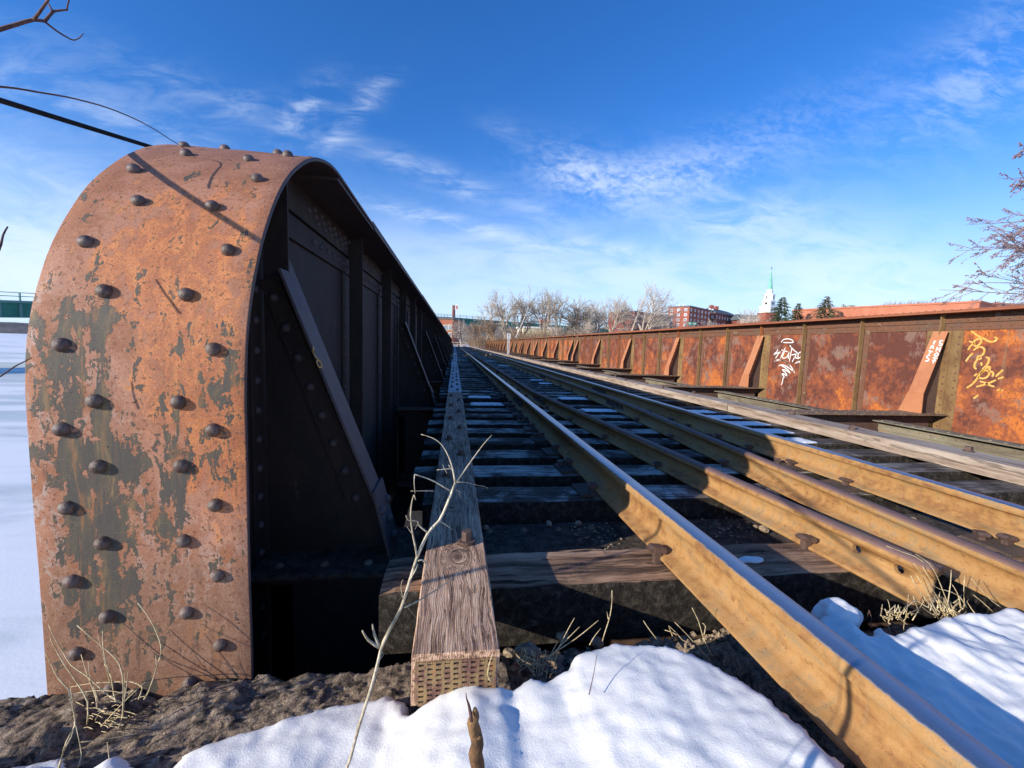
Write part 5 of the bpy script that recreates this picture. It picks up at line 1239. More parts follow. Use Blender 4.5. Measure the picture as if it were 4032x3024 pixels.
# the green road bridge
M_GREEN = flat('green_bridge_paint', (.045, .20, .135), .6, .3, .25, .4); M_GREENL = flat('pale_green_rail', (.16, .30, .25), .6, .3, .15, .4)
gb = thing('road_bridge', 'long green road bridge with railing crossing behind the trees', 'bridge', (0, 0, 0))
pA = aY(0, 1250, 75); pB = aY(1760, 1270, 180); dAB = (pB-pA); pts = [pA-dAB*.6, pA, pB, pB+Vector((60, 38, .3)), pB+Vector((190, 120, -.5))]
hs = [4.0, 3.9, 3.45, 3.4, 3.4]
for i, (p, q) in enumerate(zip(pts[:-1], pts[1:])):
    h0, h1 = hs[i], hs[i+1]; n_ = Vector((q.y-p.y, -(q.x-p.x), 0)).normalized()*.3
    mb_ = MB(); mb_.quadbox([p, q, q+Vector((0, 0, h1*.58)), p+Vector((0, 0, h0*.58))], -n_, 9); obj('deck_girder', mb_, M_GREEN, gb)
    mb_ = MB(); 
    mb_.quadbox([p+n_+Vector((0, 0, h0*.58)), q+n_+Vector((0, 0, h1*.58)), q+n_+Vector((0, 0, h1*.68)), p+n_+Vector((0, 0, h0*.68))], -n_, 9.6); obj('deck_edge', mb_, M_GREENL, gb)
    mb_ = MB(); L_ = (q-p).length; N_ = int(L_/(2.2 if i < 2 else 3.2))
    for k in range(N_):
        t = k/N_; c = p.lerp(q, t)+n_*.2; hz = h0+(h1-h0)*t; mb_.box((c.x-.09, c.y-.09, c.z+hz*.68), (c.x+.09, c.y+.09, c.z+hz))
        # web stiffeners of the deck girder
        c2 = p.lerp(q, t)+n_*.35; mb_.box((c2.x-.10, c2.y-.16, c2.z+.1), (c2.x+.10, c2.y+.16, c2.z+hz*.56))
    for f in (.84, .985):
        a_ = p+n_*.4; b_ = q+n_*.4; mb_.quadbox([a_+Vector((0, 0, h0*f)), b_+Vector((0, 0, h1*f)), b_+Vector((0, 0, h1*f+.10)), a_+Vector((0, 0, h0*f+.10))], -n_, .1)
    obj('railing', mb_, M_GREENL, gb)
for k, t in enumerate((-.3, .35, .7, .93)):
    c = pA.lerp(pB, t)+Vector((-2, 4, 0)); mb_ = MB(); mb_.box((c.x-1.2, c.y-4, -7), (c.x+1.2, c.y+4, c.z-.05)); obj('pier', mb_, flat('pier_concrete', (.38, .37, .34)) if k == 0 else bpy.data.materials['pier_concrete'], gb)

# wooded ridge far down the river
M_HILL = m_rock('wooded_hillside', [(.3, (.075, .075, .085)), (.5, (.12, .115, .125)), (.7, (.17, .16, .165))], .05, .3)
mb_ = MB(); vs = []; N_ = 160
for i in range(N_+1):
    x = -2200+4400*i/N_; h = 5.5+3.5*fbm(x, 3, 0, 4, .5, .006)+(14 if x > 0 else 0)*min(1, max(0, x/600))
    vs += [(x, 590+.05*abs(x), -6.1), (x, 620+.05*abs(x), h), (x, 800, h+4)]
mb_.add(vs, [(3*i+k, 3*(i+1)+k, 3*(i+1)+k+1, 3*i+k+1) for i in range(N_) for k in (0, 1)]); obj('far_hills', mb_, M_HILL, smooth=True, kind='structure')

# wooded slope behind the tree row, under the green bridge
mb_ = MB(); vs = []; N_ = 120
for i in range(N_+1):
    x = -70+520*i/N_; h = 13.0+2.5*fbm(x, 7, 0, 4, .5, .03)+1.6*fbm(x, 7, 3, 3, .4, .25); vs += [(x, 283, -1.2), (x, 300+3*fbm(x, 1, 1, 3, .5, .1), h), (x, 330, h+1)]
mb_.add(vs, [(3*i+k, 3*(i+1)+k, 3*(i+1)+k+1, 3*i+k+1) for i in range(N_) for k in (0, 1)]); obj('wooded_slope', mb_, m_rock('winter_woods', [(.3, (.13, .105, .085)), (.5, (.20, .165, .13)), (.7, (.29, .24, .19))], .12, .3), smooth=True, kind='structure')
# brick buildings
def m_brick(name, a, b_):
    m, n = mat(name, .9, .2)
    br = n.node('ShaderNodeTexBrick'); n.link(n.map(n.O, (1, 1, 1)), br.inputs[0]); f = n.noise(n.P, .35, 5, .65)
    f2 = n.noise(n.map(n.P, (1.5, 1.5, 9)), 1.2, 3, .6)
    c = n.mix(n.ss(f, .3, .7), a, b_); c = n.mix(n.math('MULTIPLY', n.ss(f2, .45, .7), .3), c, tuple(q*.6 for q in a)); fin(n, c); return m
M_BRK = m_brick('red_brick', (.27, .085, .055), (.36, .115, .075)); M_BRKD = m_brick('dark_red_brick', (.17, .06, .05), (.24, .085, .065)); M_BRKO = m_brick('orange_brick', (.42, .15, .085), (.50, .19, .11))
M_SLATE = flat('grey_slate', (.12, .14, .15), .7, .3, .2, .8); M_GLASS = flat('window_glass', (.30, .33, .36), .25, .5, .4, .3); M_CREAM = flat('cream_trim', (.70, .62, .42), .7); M_TRIM = flat('white_trim', (.75, .74, .70), .7, .3, .05)
def wall_building(name, lab, corner, ldir, L1, rdir, L2, z0, z1, m, rows, grp=None, roofm=None, parapet=.6, wins=(4, 6), wsz=(1.1, 1.7), cut=None):
    """corner nearest to the camera; one wall runs L1 along ldir, the other L2 along rdir"""
    g = thing(name, lab, 'building', (corner[0], corner[1], z0), grp)
    l = Vector((ldir[0], ldir[1], 0)).normalized(); r = Vector((rdir[0], rdir[1], 0)).normalized(); H = z1-z0
    c = Vector((0, 0, 0)); a = l*L1; b = r*L2; d = a+b
    mb_ = MB(); vs = [c, b, d, a]; vs = vs+[p+Vector((0, 0, H)) for p in vs]
    mb_.add(vs, [(0, 3, 2, 1), (0, 1, 5, 4), (1, 2, 6, 5), (2, 3, 7, 6), (3, 0, 4, 7)]); obj('wall', mb_, m, g)
    mb_ = MB(); k = 1.01
    mb_.add([Vector((p.x, p.y, H+.0)) for p in (c-(l+r)*.3, b+r*.3-l*.3, d+(l+r)*.3, a+l*.3-r*.3)]+[Vector((p.x, p.y, H+parapet)) for p in (c-(l+r)*.3, b+r*.3-l*.3, d+(l+r)*.3, a+l*.3-r*.3)], [(0, 3, 2, 1), (4, 5, 6, 7), (0, 1, 5, 4), (1, 2, 6, 5), (2, 3, 7, 6), (3, 0, 4, 7)])
    obj('roof', mb_, roofm or M_SLATE, g)
    wm = {}
    for (dirv, L_, nw) in ((l, L1, wins[0]), (r, L2, wins[1])):
        nrm = Vector((dirv.y, -dirv.x, 0)); other = r if dirv is l else l
        if nrm.dot(other) > 0: nrm = -nrm
        w, h = wsz
        def quad(cx, cz, ww, hh, o0, o1):
            m3 = MB(); p0 = dirv*(cx-ww/2); p1 = dirv*(cx+ww/2)
            vv = [p0+nrm*o0, p1+nrm*o0, p1+nrm*o1, p0+nrm*o1]
            m3.add([v+Vector((0, 0, cz-hh/2)) for v in vv]+[v+Vector((0, 0, cz+hh/2)) for v in vv], [(0, 3, 2, 1), (4, 5, 6, 7), (0, 1, 5, 4), (1, 2, 6, 5), (2, 3, 7, 6), (3, 0, 4, 7)]); return m3
        for i in range(nw):
            for zr in rows:
                cx = L_*(i+.5)/nw
                f = obj('window', quad(cx, H-zr, w+.3, h+.3, .01, .10), M_TRIM, g)
                obj('pane', quad(cx, H-zr+(.0), w, h, .02, .13), M_GLASS, f)
    return g
zA = aY(2716, 1207, 240).z; cA_ = aY(2716, 1207, 240)
bA = wall_building('apartment_block', 'red brick apartment block with flat roof, its left face sunlit, behind the girder', (cA_.x, 240), (-.6, .8), 13.4, (.8, .6), 33, -1, zA, M_BRK, [1.8+3.0*i for i in range(5)], 'brick buildings across the river', wins=(3, 6), wsz=(1.5, 1.4))
mb_ = MB()
for (u, Y) in ((2677, 250), (2693, 246), (2795, 262), (2807, 266)):
    q = aY(u, 1207, Y); mb_.box((q.x-.5-cA_.x, q.y-.5-240, zA+1+.6), (q.x+.5-cA_.x, q.y+.5-240, zA+1+2.0))
obj('roof_vent', mb_, M_WHITE, bA)
cB_ = aY(2818, 1232, 262); zB = cB_.z
bB = wall_building('dormitory_block', 'dark brick building with hipped slate roof and two brick chimneys', (cB_.x, 262), (-.6, .8), 4.0, (.8, .6), 46, -1, zB, M_BRKD, [2.6, 7.2], 'brick buildings across the river', wins=(1, 9), wsz=(1.1, 1.7))
r_ = Vector((.8, .6, 0)); l_ = Vector((-.6, .8, 0))
mb_ = MB(); e = [-(r_+l_)*.5, r_*46.5-l_*.5, r_*46.5+l_*14, -r_*.5+l_*14]; rd = [r_*5+l_*6.5, r_*40+l_*6.5]
vs = [p+Vector((0, 0, zB+1+.55)) for p in e]+[p+Vector((0, 0, zB+1+4.2)) for p in rd]
mb_.add(vs, [(0, 1, 5, 4), (1, 2, 5), (2, 3, 4, 5), (3, 0, 4)]); obj('hipped_roof', mb_, M_SLATE, bB)
for t in (8, 17):
    q = r_*t+l_*6; mb_ = MB(); mb_.box((q.x-1.1, q.y-1.1, zB+3), (q.x+1.1, q.y+1.1, zB+1+6.0)); obj('chimney', mb_, M_BRK, bB)
cD = aY(2500, 1234, 225)
wall_building('dark_block', 'shaded dark brick block half hidden by bare trees, left of the apartment block', (cD.x, 225), (-.6, .8), 17, (.8, .6), 44, -1, aY(2500, 1226, 225).z, M_BRKD, [2.5, 6], 'brick buildings across the river', wins=(0, 7), parapet=.3)
# small brick corner building at the end of the left girder
q = aY(1782, 1272, 150); w0 = aY(1748, 1272, 150)
bC = wall_building('corner_building', 'small brick building with cream windows at the end of the left girder', (q.x, 150), (-1, .12), 9, (.3, 1), 12, -1, 8.3, M_BRKO, [], 'brick buildings across the river')
for (u, v, w, h) in ((1758, 1290, 1.3, 2.0), (1771, 1289, 1.3, 2.0), (1771, 1318, 1.2, 1.7), (1750, 1290, 1.0, 2.0)):
    p = aY(u, v, 149.9); mb_ = MB(); mb_.box((p.x-q.x-w/2, -.16+(q.x-p.x)*.12, p.z+1-h/2), (p.x-q.x+w/2, .1+(q.x-p.x)*.12, p.z+1+h/2)); f = obj('window', mb_, M_CREAM, bC)
    mb_ = MB(); mb_.box((p.x-q.x-w/2+.28, -.22+(q.x-p.x)*.12, p.z+1-h/2+.25), (p.x-q.x+w/2-.28, 0, p.z+1+h/2-.25)); obj('pane', mb_, M_GLASS, f)
# long mill wall at the right
zL = aY(3860, 1191, 118).z; cL = aY(3858, 1191, 118); eL = aY(3240, 1217, 158)
dL = Vector((eL.x-cL.x, 158-118, 0)); 
wall_building('brick_mill', 'long orange brick mill with a plain flat top behind the right girder', (cL.x, 118), (dL.x, dL.y), dL.length*1.25, (.93, .36), 24, -1, zL, M_BRKO, [], 'brick buildings across the river', roofm=M_BRKO)
hv = aY(3345, 1205, 155)
for u, w, lab in ((3318, .8, 'thin steel roof stack left of a grey roof box on the mill'), (3346, 2.4, 'grey green ventilation box on the mill roof')):
    p = aY(u, 1205, 162); mb_ = MB(); mb_.box((-w/2, -w/2, 0), (w/2, w/2, 2.6 if w < 1 else 2.0)); mb_.box((-w/2-.15, -w/2-.15, 1.9), (w/2+.15, w/2+.15, 2.1)); o = obj('roof_vent', mb_, bpy.data.materials.get('vent_paint') or flat('vent_paint', (.34, .42, .40)), loc=(p.x, 162, zL+.6)); tag(o, lab, 'vent')
p = aY(4022, 1195, 118); wall_building('brick_mill', 'end of another orange brick roofline at the right edge behind the bush', (p.x-1, 124), (-.3, 1), 10, (1, 0), 30, -1, p.z+.2, M_BRKO, [], 'brick buildings across the river', roofm=M_BRKO)
# chimney and white sign box
p = aY(1787, 1203, 230); mb_ = MB(); mb_.tube([(0, 0, 0), (0, 0, p.z+1)], [1.1, .75], 10); mb_.tube([(0, 0, p.z+.6), (0, 0, p.z+1.1)], [.85, .85], 10); o = obj('mill_chimney', mb_, M_BRKD, loc=(p.x, 230, -1)); tag(o, 'lone dark brick chimney rising above the green bridge', 'chimney')
p = aY(1798, 1221, 225); mb_ = MB(); mb_.box((-.9, -.4, 0), (.9, .4, 2.9)); mb_.box((-.12, -.1, -p.z-1), (.12, .1, 0)); o = obj('billboard', mb_, M_WHITE, loc=(p.x, 225, p.z)); tag(o, 'small white sign panel right beside the dark chimney', 'sign')
mb_ = MB(); mb_.box((-.55, -.46, .5), (.55, -.405, 2.3)); obj('sign_panel', mb_, flat('faded_red', (.55, .25, .22)), o)
# pale low building behind the trees
p = aY(2062, 1285, 135); q = aY(2140, 1300, 135)
wall_building('pale_house', 'cream and white low building behind the bare trees', (p.x, 136), (-.1, 1), 8, (1, .05), 12, -1, p.z-.5, M_CREAM, [], None, roofm=M_TRIM)
p = aY(2065, 1310, 133); mb_ = MB(); mb_.box((0, 0, 0), (7.5, 3, 3.4)); o = obj('white_shed', mb_, M_TRIM, loc=(p.x, 131, -.9)); tag(o, 'white shed wall in front of the cream building', 'shed')
p = aY(2130, 1258, 215); mb_ = MB(); mb_.box((0, 0, 2.6), (5.2, 5, 3.5)); mb_.box((.5, .5, -p.z-1), (4.7, 4.5, 2.6)); o = obj('orange_shop', mb_, M_BRKO, loc=(p.x, 215, p.z-3.5)); tag(o, 'low orange roofed building glimpsed through the middle trees', 'building')
# church
cY = 270
def cw(u): return aY(u, 1230, cY).x
cx0 = (cw(3003)+cw(3044))/2
def cz(v): return aY(3022, v, cY).z
ch = thing('church_tower', 'white church steeple with a green copper spire and a round clock', 'church', (cx0, cY, -1))
def blk(nm, hw, v0, v1, m, rot=.35, par=ch, hw2=None, sides=4):
    z0, z1 = cz(v0)+1, cz(v1)+1; hw2 = hw if hw2 is None else hw2; vs = []
    for z, h in ((z0, hw), (z1, hw2)):
        for k in range(sides):
            a = rot+(k+.5)*2*math.pi/sides; vs.append((h*math.cos(a), h*math.sin(a), z))
    mb_ = MB(); mb_.add(vs, [tuple(range(sides))[::-1], tuple(range(sides, 2*sides))]+[(k, (k+1) % sides, sides+(k+1) % sides, sides+k) for k in range(sides)]); return obj(nm, mb_, m, par)
ppm = (cw(3044)-cw(3003))/41
blk('tower_base', 26*ppm*1.02, 1420, 1213, M_TRIM); blk('cornice', 31*ppm, 1213, 1208, M_TRIM); blk('clock_stage', 21*ppm, 1208, 1189, M_TRIM); blk('cornice', 24*ppm, 1189, 1186, M_TRIM)
blk('belfry', 17.5*ppm, 1186, 1163, M_TRIM, sides=8); blk('cornice', 20.5*ppm, 1163, 1160.5, M_TRIM, sides=8); blk('dome', 16*ppm, 1160.5, 1151, M_TRIM, hw2=9*ppm, sides=8); blk('lantern', 9.5*ppm, 1151, 1147, M_TRIM, sides=8); blk('cornice', 12*ppm, 1147, 1145, M_TRIM, sides=8); blk('lantern', 9.5*ppm, 1145, 1139, M_TRIM, sides=8)
M_COPPER = flat('green_copper', (.20, .48, .36), .6, .4, .12, .3)
sp = blk('spire', 8.5*ppm, 1139, 1060, M_COPPER, hw2=.5*ppm, sides=8)
mb_ = MB(); zt_ = cz(1060)+1; mb_.tube([(0, 0, zt_), (0, 0, zt_+2.6)], [.14, .06], 6); mb_.dome((0, 0, zt_+.8), (0, 0, 1), .42, .5, 8, 2); obj('finial', mb_, M_BLACK, ch)
nf = Vector((math.cos(.35+math.pi*.0+math.pi), math.sin(.35+math.pi), 0))
for ang in (0.35+math.pi, .35+1.5*math.pi):
    d_ = Vector((math.cos(ang), math.sin(ang), 0)); q = d_*(21*ppm*.7071+.02)+Vector((0, 0, cz(1196)+1))
    mb_ = MB(); mb_.tube([q, q+d_*.12], 4.2*ppm, 16); ck = obj('clock_face', mb_, M_BLACK, ch)
    t_ = Vector((-d_.y, d_.x, 0)); q = d_*(17.5*ppm*.93)+Vector((0, 0, cz(1172)+1))
    mb_ = MB(); mb_.quadbox([q-t_*1.6*ppm-Vector((0, 0, 4.5*ppm)), q+t_*1.6*ppm-Vector((0, 0, 4.5*ppm)), q+t_*1.6*ppm+Vector((0, 0, 3.6*ppm)), q+Vector((0, 0, 5*ppm)), q-t_*1.6*ppm+Vector((0, 0, 3.6*ppm))], d_, .15); obj('belfry_window', mb_, M_BLACK, ch)
    q = d_*(9.5*ppm*.93)+Vector((0, 0, cz(1149)+1)); mb_ = MB(); mb_.tube([q, q+d_*.1], 1.3*ppm, 10); obj('round_window', mb_, M_BLACK, ch)
# church hall beside it
hL, hR = aY(2925, 1235, 262), aY(3020, 1235, 262)
hz = aY(2960, 1236, 262).z; ez = aY(2960, 1260, 262).z
hall = thing('church_hall', 'church hall with a grey slate roof and white eaves, left of the steeple', 'building', (hL.x, 262, -1))
W_ = hR.x-hL.x
mb_ = MB(); mb_.box((0, 0, 0), (W_, 14, ez+1-.4)); obj('wall', mb_, M_BRKD, hall)
mb_ = MB(); mb_.box((-.3, -.4, ez+1-.4), (W_, -.05, ez+1+.25)); obj('eaves', mb_, M_TRIM, hall)
mb_ = MB(); mb_.add([(-.3, -.5, ez+1+.25), (W_, -.5, ez+1+.25), (W_, 7, hz+1), (-.3, 7, hz+1), (-.3, 14.5, ez+1), (W_, 14.5, ez+1)], [(0, 1, 2, 3), (3, 2, 5, 4), (0, 3, 4), (1, 5, 2)]); obj('roof', mb_, M_SLATE, hall)
p = aY(3016, 1233, 255); p2 = aY(3068, 1233, 255); mb_ = MB(); mb_.box((0, 0, 0), (p2.x-p.x, 8, p.z+1)); mb_.box((-.2, -.2, p.z+1.003), (p2.x-p.x+.2, 8.2, p.z+1.6)); o = obj('brick_wing', mb_, M_BRK, loc=(p.x, 255, -1)); tag(o, 'plain red brick wing in front of the steeple base, left of the spruces', 'building')
# green highway sign
p = aY(2708, 1268, 130); q = aY(2742, 1280, 130); hs_ = thing('highway_sign', 'green highway sign with white lettering just above the right girder', 'sign', (p.x, 130, -1))
w_, h_ = q.x-p.x, p.z-q.z
for i in (0, 1):
    mb_ = MB(); mb_.box((w_*(.0+.52*i), -.05, q.z+1), (w_*(.48+.52*i), .0, p.z+1)); bd_ = obj('sign_board', mb_, M_GREEN if False else flat('sign_green', (.05, .30, .18)) if i == 0 else bpy.data.materials['sign_green'], hs_)
    mb_ = MB()
    for k, (a_, b_, zz) in enumerate(((.10, .40, .66), (.16, .34, .30)) if i == 0 else ((.08, .24, .66), (.28, .42, .66), (.10, .38, .30))): 
        x0 = w_*(a_+.52*i); x1 = w_*(b_+.52*i)
        n_ = max(2, int((x1-x0)/.28))
        for j in range(n_): mb_.box((x0+(x1-x0)*j/n_, -.075, q.z+1+h_*zz-.14), (x0+(x1-x0)*(j+.62)/n_, -.052, q.z+1+h_*zz+.14))
    obj('lettering', mb_, M_WHITE, bd_)
mb_ = MB(); mb_.box((w_*.2, .01, 0), (w_*.23, .15, q.z+1)); mb_.box((w_*.8, .01, 0), (w_*.83, .15, q.z+1)); obj('post', mb_, M_BARE, hs_)
# light mast
p = aY(2362, 1253, 120); mb_ = MB(); mb_.tube([(0, 0, 0), (0, 0, p.z+1)], [.09, .06], 6); mb_.box((-.6, -.1, p.z+.9), (.1, .1, p.z+1.05)); o = obj('light_mast', mb_, M_WHITE, loc=(p.x, 120, -1)); tag(o, 'slim white light mast among the bare trees', 'lamp')

# ------------------------------------------------------------------ bare trees
def bare_tree(base, H, Wd, seed, lab, m=M_BARE, trunks=1, lean=(0, 0), spread=.5, twl=6, grp='bare trees on the far bank', tw=.024, name='bare_tree', up=.18):
    rr = random.Random(seed); tr = MB(); cr = MB(); cnt = [0]
    def grow(p, d, L_, r, lev):
        if cnt[0] > 5200: return
        n_ = 3 if lev < 3 else 2; pts = [p]; rs = [r]; dd = d.copy(); q = p.copy()
        for i in range(n_):
            dd = (dd+Vector((rr.gauss(0, .10), rr.gauss(0, .10), rr.gauss(0, .06)+.05*up))).normalized(); q = q+dd*(L_/n_); pts.append(q.copy()); rs.append(max(tw*.55, r*(1-.38*(i+1)/n_)))
        (tr if lev <= 1 else cr).tube(pts, rs, 5 if lev <= 1 else 3, cap=False); cnt[0] += 1
        if lev >= twl: return
        nb_ = 3 if lev in (0,) else rr.choice((2, 3)) if lev < 3 else rr.choice((1, 2))
        for k in range(nb_+1):
            t = rr.uniform(.35, 1.0) if k < nb_ else 1.0; idx = min(int(t*n_), n_-1); pp = pts[idx].lerp(pts[idx+1], t*n_-idx)
            a = rr.uniform(0, 6.283); ax = Vector((math.cos(a), math.sin(a), 0)); s_ = spread*rr.uniform(.55, 1.25)*(.35 if k == nb_ else 1)
            nd = (dd*math.cos(s_)+(ax-dd*ax.dot(dd)).normalized()*math.sin(s_)+Vector((0, 0, .22*up))).normalized()
            grow(pp, nd, L_*rr.uniform(.58, .80), max(tw*.6, r*(.62 if k < nb_ else .66)), lev+1)
    for t in range(trunks):
        d0 = Vector((lean[0]+(rr.uniform(-.25, .25) if trunks > 1 else 0), lean[1], 1)).normalized()
        grow(Vector((rr.uniform(-.4, .4)*(trunks > 1), 0, 0)), d0, H*.26, H*.014+.03, 0)
    allz = max(v[2] for v in tr.v+cr.v); s = H/allz; xs = [v[0] for v in cr.v]; xw = (np.percentile(xs, 97)-np.percentile(xs, 3))/2; sx = max(.6, min(2.2, Wd/(xw*1.0)))
    g = thing(name, lab, 'tree', base, grp)
    for mb_, nm in ((tr, 'trunk'), (cr, 'crown')):
        mb_.v = [(v[0]*sx, v[1]*sx, v[2]*s) for v in mb_.v]; obj(nm, mb_, m, g)
    return g
TL = [(1916, 45, 1147, 118, 'slender bare tree at the left end of the row'), (1990, 52, 1133, 116, 'dark bare tree second in the row, behind the leaning birch'), (2060, 44, 1119, 121, 'tall bare tree in the row, just left of the tallest crown'), (2140, 48, 1117, 117, 'tallest round crowned bare tree in the row'),
      (2243, 54, 1150, 119, 'dense round bare tree in the middle gap of the row'), (2316, 36, 1164, 117, 'narrow bare tree right of the dense round one'), (2409, 54, 1150, 115, 'pale wide bare tree left of the tree with a jutting bough'), (2525, 62, 1108, 113, 'bare tree with one long bough jutting above the rest'),
      (2028, 40, 1140, 124, 'bare tree behind the leaning birch, paler than its neighbours'), (2190, 44, 1160, 123, 'thin bare tree filling the gap left of the dense round one'), (2285, 46, 1158, 122, 'bare tree close behind the dense round one'), (2362, 46, 1176, 121, 'low pale bare tree beside the light mast'), (2465, 50, 1165, 118, 'pale bare tree between the two widest ones'), (2585, 36, 1190, 120, 'low bare tree between the jutting bough and the apartment block')]
for i, (u, hw, vt, Y, lab) in enumerate(TL):
    p = aY(u, 1345, Y); zt_ = aY(u, vt, Y).z; wd = (aY(u+hw, 1300, Y)-aY(u-hw, 1300, Y)).x/2*1.25
    bare_tree((p.x, Y, -.8), zt_+.8, wd, 40+i*3, lab, M_BARE if i in (1, 2, 3, 4) else M_BARE2, trunks=2 if i in (3, 6, 7) else 1, spread=.62 if i in (2, 3, 4, 8, 9, 10) else .75)
p0 = aY(2480, 1330, 112.5); q = [aY(u, v, 112.5) for u, v in ((2492, 1290), (2510, 1240), (2535, 1180), (2548, 1150), (2562, 1125), (2575, 1095))]
mb_ = MB(); mb_.tube([p0]+q, [.22, .2, .16, .12, .09, .06, .03], 5); mb_.tube([q[3], aY(2575, 1122, 112.5)], [.06, .03], 4); mb_.tube([q[3], aY(2540, 1132, 112.5)], [.05, .02], 4); mb_.tube([q[1], aY(2530, 1210, 112.5), aY(2552, 1190, 112.5)], [.1, .06, .03], 4)
mb_.v = P2(mb_.v, p0); o = obj('bare_bough', mb_, M_BARE2, loc=p0); tag(o, 'long pale dead trunk slanting up to the right above the tree row', 'tree')
for i, (u, hw, vt, Y, lab) in enumerate([(1822, 26, 1250, 108, 'small pale bare tree beside the street lamp'), (1880, 30, 1262, 109, 'small tan bare tree at the near end of the snow field'), (1945, 30, 1240, 107, 'scrubby low tree at the end of the right girder'), (2200, 40, 1262, 110, 'low scrub tree under the middle trees'), (2330, 40, 1255, 109, 'low scrub tree near the light mast'), (2620, 34, 1222, 118, 'bare tree in front of the apartment block'), (2700, 30, 1250, 120, 'small bare tree below the apartment block, by the highway sign'),
                                              (2780, 30, 1250, 122, 'small bare tree below the dark brick building'), (2945, 26, 1222, 170, 'bare tree in front of the church hall'), (2960, 34, 1207, 200, 'faint bare tree left of the steeple')]):
    p = aY(u, 1345, Y); zt_ = aY(u, vt, Y).z; wd = (aY(u+hw, 1300, Y)-aY(u-hw, 1300, Y)).x/2
    bare_tree((p.x, Y, -.8), zt_+.8, wd, 90+i*3, lab, M_BUSH if i in (1, 2) else M_BARE2, trunks=2, spread=.55, twl=5)
a_ = aY(2030, 1330, 105); b_ = aY(2082, 1208, 105); mb_ = MB(); mb_.tube([a_, a_.lerp(b_, .5)+Vector((.1, 0, 0)), b_], [.10, .08, .04], 6); mb_.v = P2(mb_.v, a_); o = obj('leaning_birch', mb_, M_BIRCH, loc=a_); tag(o, 'white birch trunk leaning right above the far end of the girder', 'tree')
# scrub along the bank: nobody could count it
mb_ = MB(); rr = random.Random(9)
for i in range(3000):
    u = rr.uniform(1850, 2640); Y = rr.uniform(104, 126); h = rr.uniform(1.5, 5.2)*(1.25 if u > 2000 else .75); p = aY(u, 1345, Y)
    d = Vector((rr.uniform(-.55, .55), rr.uniform(-.3, .3), 1)).normalized(); a = Vector((p.x, Y, -.9)); b_ = a+d*h*.5; c_ = b_+(d+Vector((rr.uniform(-.5, .5), 0, rr.uniform(-.1, .4)))).normalized()*h*.5
    mb_.tube([a, b_, c_], [.05, .035, .015], 3, cap=False)
    for k in range(2):
        c2 = a.lerp(b_, rr.uniform(.4, 1)); mb_.tube([c2, c2+(d+Vector((rr.uniform(-.9, .9), 0, .2))).normalized()*h*.4], [.028, .014], 3, cap=False)
obj('riverside_scrub', mb_, M_BUSH, kind='stuff')
# spruces
M_SPRUCE = m_straw('spruce_needles', (.035, .055, .03), (.10, .12, .065))
def spruce(base, H, Wd, seed, lab, m=M_SPRUCE):
    rr = random.Random(seed); g = thing('spruce_tree', lab, 'tree', base, 'spruces behind the girder'); t = MB(); t.tube([(0, 0, 0), (0, 0, H*.98)], [H*.018, .03], 6); obj('trunk', t, M_BARK, g); c = MB()
    n_ = 46
    for i in range(n_):
        z = H*(.06+.93*i/n_); R = Wd*1.35*(1-(z/H))**.85*rr.uniform(.72, 1.12)+.25
        for k in range(9):
            a = rr.uniform(0, 6.283); dr = rr.uniform(.72, 1.12)*R; tip = Vector((math.cos(a)*dr, math.sin(a)*dr, z-.18*dr)); b0 = Vector((0, 0, z))
            for s in range(8):
                t_ = (s+rr.random())/8*.85+.15; q = b0.lerp(tip, t_); w = .32+.55*R*.25*(1.1-t_)
                n1 = Vector((rr.gauss(0, 1), rr.gauss(0, 1), rr.gauss(0, .5))).normalized()*w; n2 = Vector((math.cos(a), math.sin(a), -.5+rr.gauss(0, .4)))*w*.9
                c.add([q-n1*.5, q+n1*.5, q+n2+n1*.15, q+n2-n1*.15], [(0, 1, 2, 3)])
    obj('crown', c, m, g)
for u, vt, hw, Y, lab in ((3072, 1163, 50, 150, 'tall dark spruce right beside the steeple'), (3135, 1188, 34, 158, 'shorter spruce in the middle of three'), (3243, 1160, 54, 146, 'browner spruce standing apart at the left end of the mill')):
    p = aY(u, 1300, Y); wd = (aY(u+hw, 1300, Y)-aY(u-hw, 1300, Y)).x/2
    spruce((p.x, Y, -1), aY(u, vt, Y).z+1, wd*1.75, int(u), lab, M_SPRUCE if u != 3243 else m_straw('brown_spruce_needles', (.075, .065, .035), (.16, .13, .075)))
# twiggy tops showing over the mill roof
mb_ = MB(); rr = random.Random(19)
for i in range(420):
    u = rr.uniform(3460, 3730); Y = 172; v0 = 1206-(u-3460)*.035; p = aY(u, v0+14, Y); h = rr.uniform(1.4, 4.6)
    d = Vector((rr.uniform(.1, .9), 0, 1)).normalized(); mb_.tube([p, p+d*h*.6, p+d*h+Vector((rr.uniform(-.3, .6), 0, 0))], [.06, .045, .02], 3, cap=False)
obj('treetops', mb_, M_BUSH, kind='stuff')
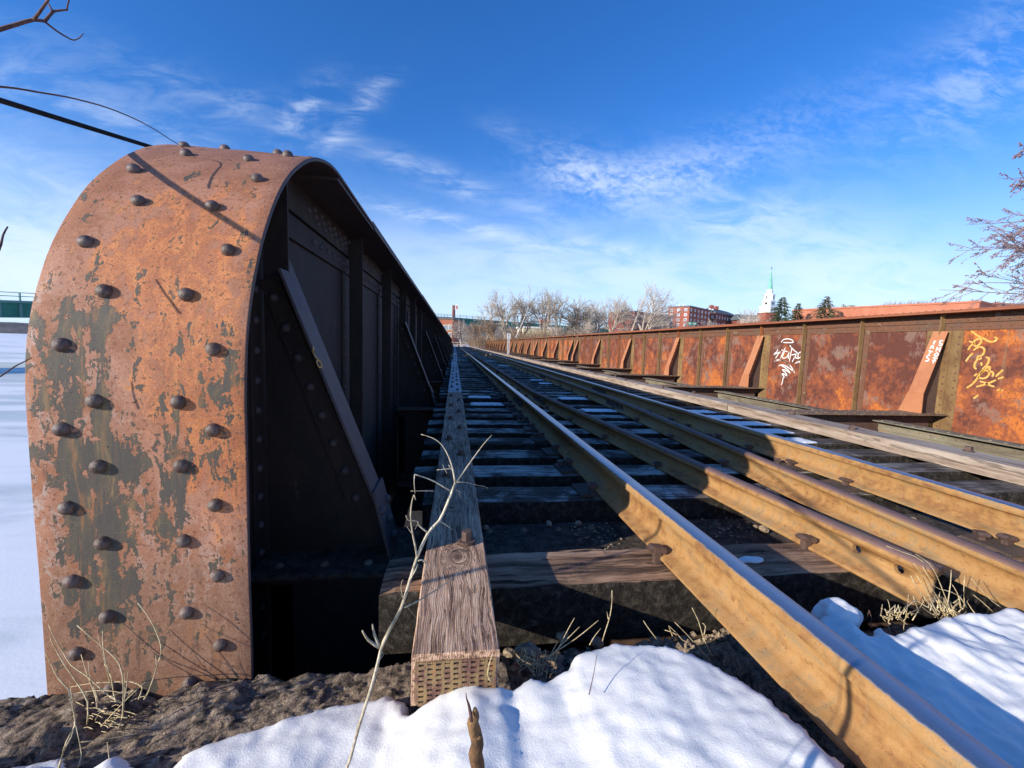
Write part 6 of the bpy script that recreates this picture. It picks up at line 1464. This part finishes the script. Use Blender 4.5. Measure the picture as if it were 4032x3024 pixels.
# tree with seed clusters at the right edge, just outside the girder
M_SEED = m_straw('red_brown_seed_clusters', (.26, .12, .11), (.42, .24, .20))
g = thing('seed_tree', 'reddish seed bearing tree leaning in at the right edge of the sky', 'tree', (16.6, 9.5, -3))
br = MB(); sd = MB(); rr = random.Random(23)
br.tube([(0, 0, -2.5), (.05, 0, 2.0), (-.1, 0, 5.0), (.1, 0, 9.6)], [.12, .09, .06, .02], 7)
def twig(p, d, L_, r, lev):
    pts = [p]; q = p.copy(); dd = d.copy(); n_ = 5
    for i in range(n_):
        dd = (dd+Vector((rr.gauss(0, .05), rr.gauss(0, .06), rr.gauss(0, .04)-.035))).normalized(); q = q+dd*L_/n_; pts.append(q.copy())
    br.tube([x for x in pts], [r*(1-.75*i/n_) for i in range(n_+1)], 4 if lev == 0 else 3, cap=False)
    if lev < 2:
        for k in range(9 if lev == 0 else 6):
            t = rr.uniform(.15, .98); i = min(int(t*n_), n_-1); pp = pts[i].lerp(pts[i+1], t*n_-i); s_ = rr.choice((-1, 1)); a = rr.uniform(.25, .7)
            side = Vector((0, rr.gauss(0, .5), s_)).normalized(); nd = (dd*math.cos(a)+side*math.sin(a)).normalized(); twig(pp, nd, L_*rr.uniform(.22, .38)*(1.2-t*.6), r*.5, lev+1)
    if lev > 0:
        for k in range(8 if lev == 2 else 4):
            t = rr.uniform(.25, 1); i = min(int(t*n_), n_-1); pp = pts[i].lerp(pts[i+1], t*n_-i); l = rr.uniform(.025, .05); dr = Vector((rr.uniform(-.9, -.1), rr.gauss(0, .4), -rr.uniform(.5, 1))).normalized()
            pz = Vector((0, 0, 0)); w_ = Vector((rr.gauss(0, 1), rr.gauss(0, 1), rr.gauss(0, 1))).normalized().cross(dr).normalized()*l*.24
            sd.add([pp, pp+dr*l*.5+w_, pp+dr*l, pp+dr*l*.5-w_, pp+dr*l*.5+w_.cross(dr)*1.0], [(0, 1, 2, 3), (0, 1, 2, 4)])
for k in range(36):
    z = 3.7+6.2*k/36+rr.uniform(-.15, .15); f = (1.0-abs(z-5.2)/7.5)*rr.uniform(.8, 1.1)
    twig(Vector((0, rr.gauss(0, .15), z)), Vector((-1, rr.gauss(0, .25), rr.uniform(-.05, .40))).normalized(), 2.95*f, .022, 0)
obj('trunk', br, m_straw('pinkish_twigs', (.22, .16, .15), (.36, .28, .26)), g); obj('seed_clusters', sd, M_SEED, g)
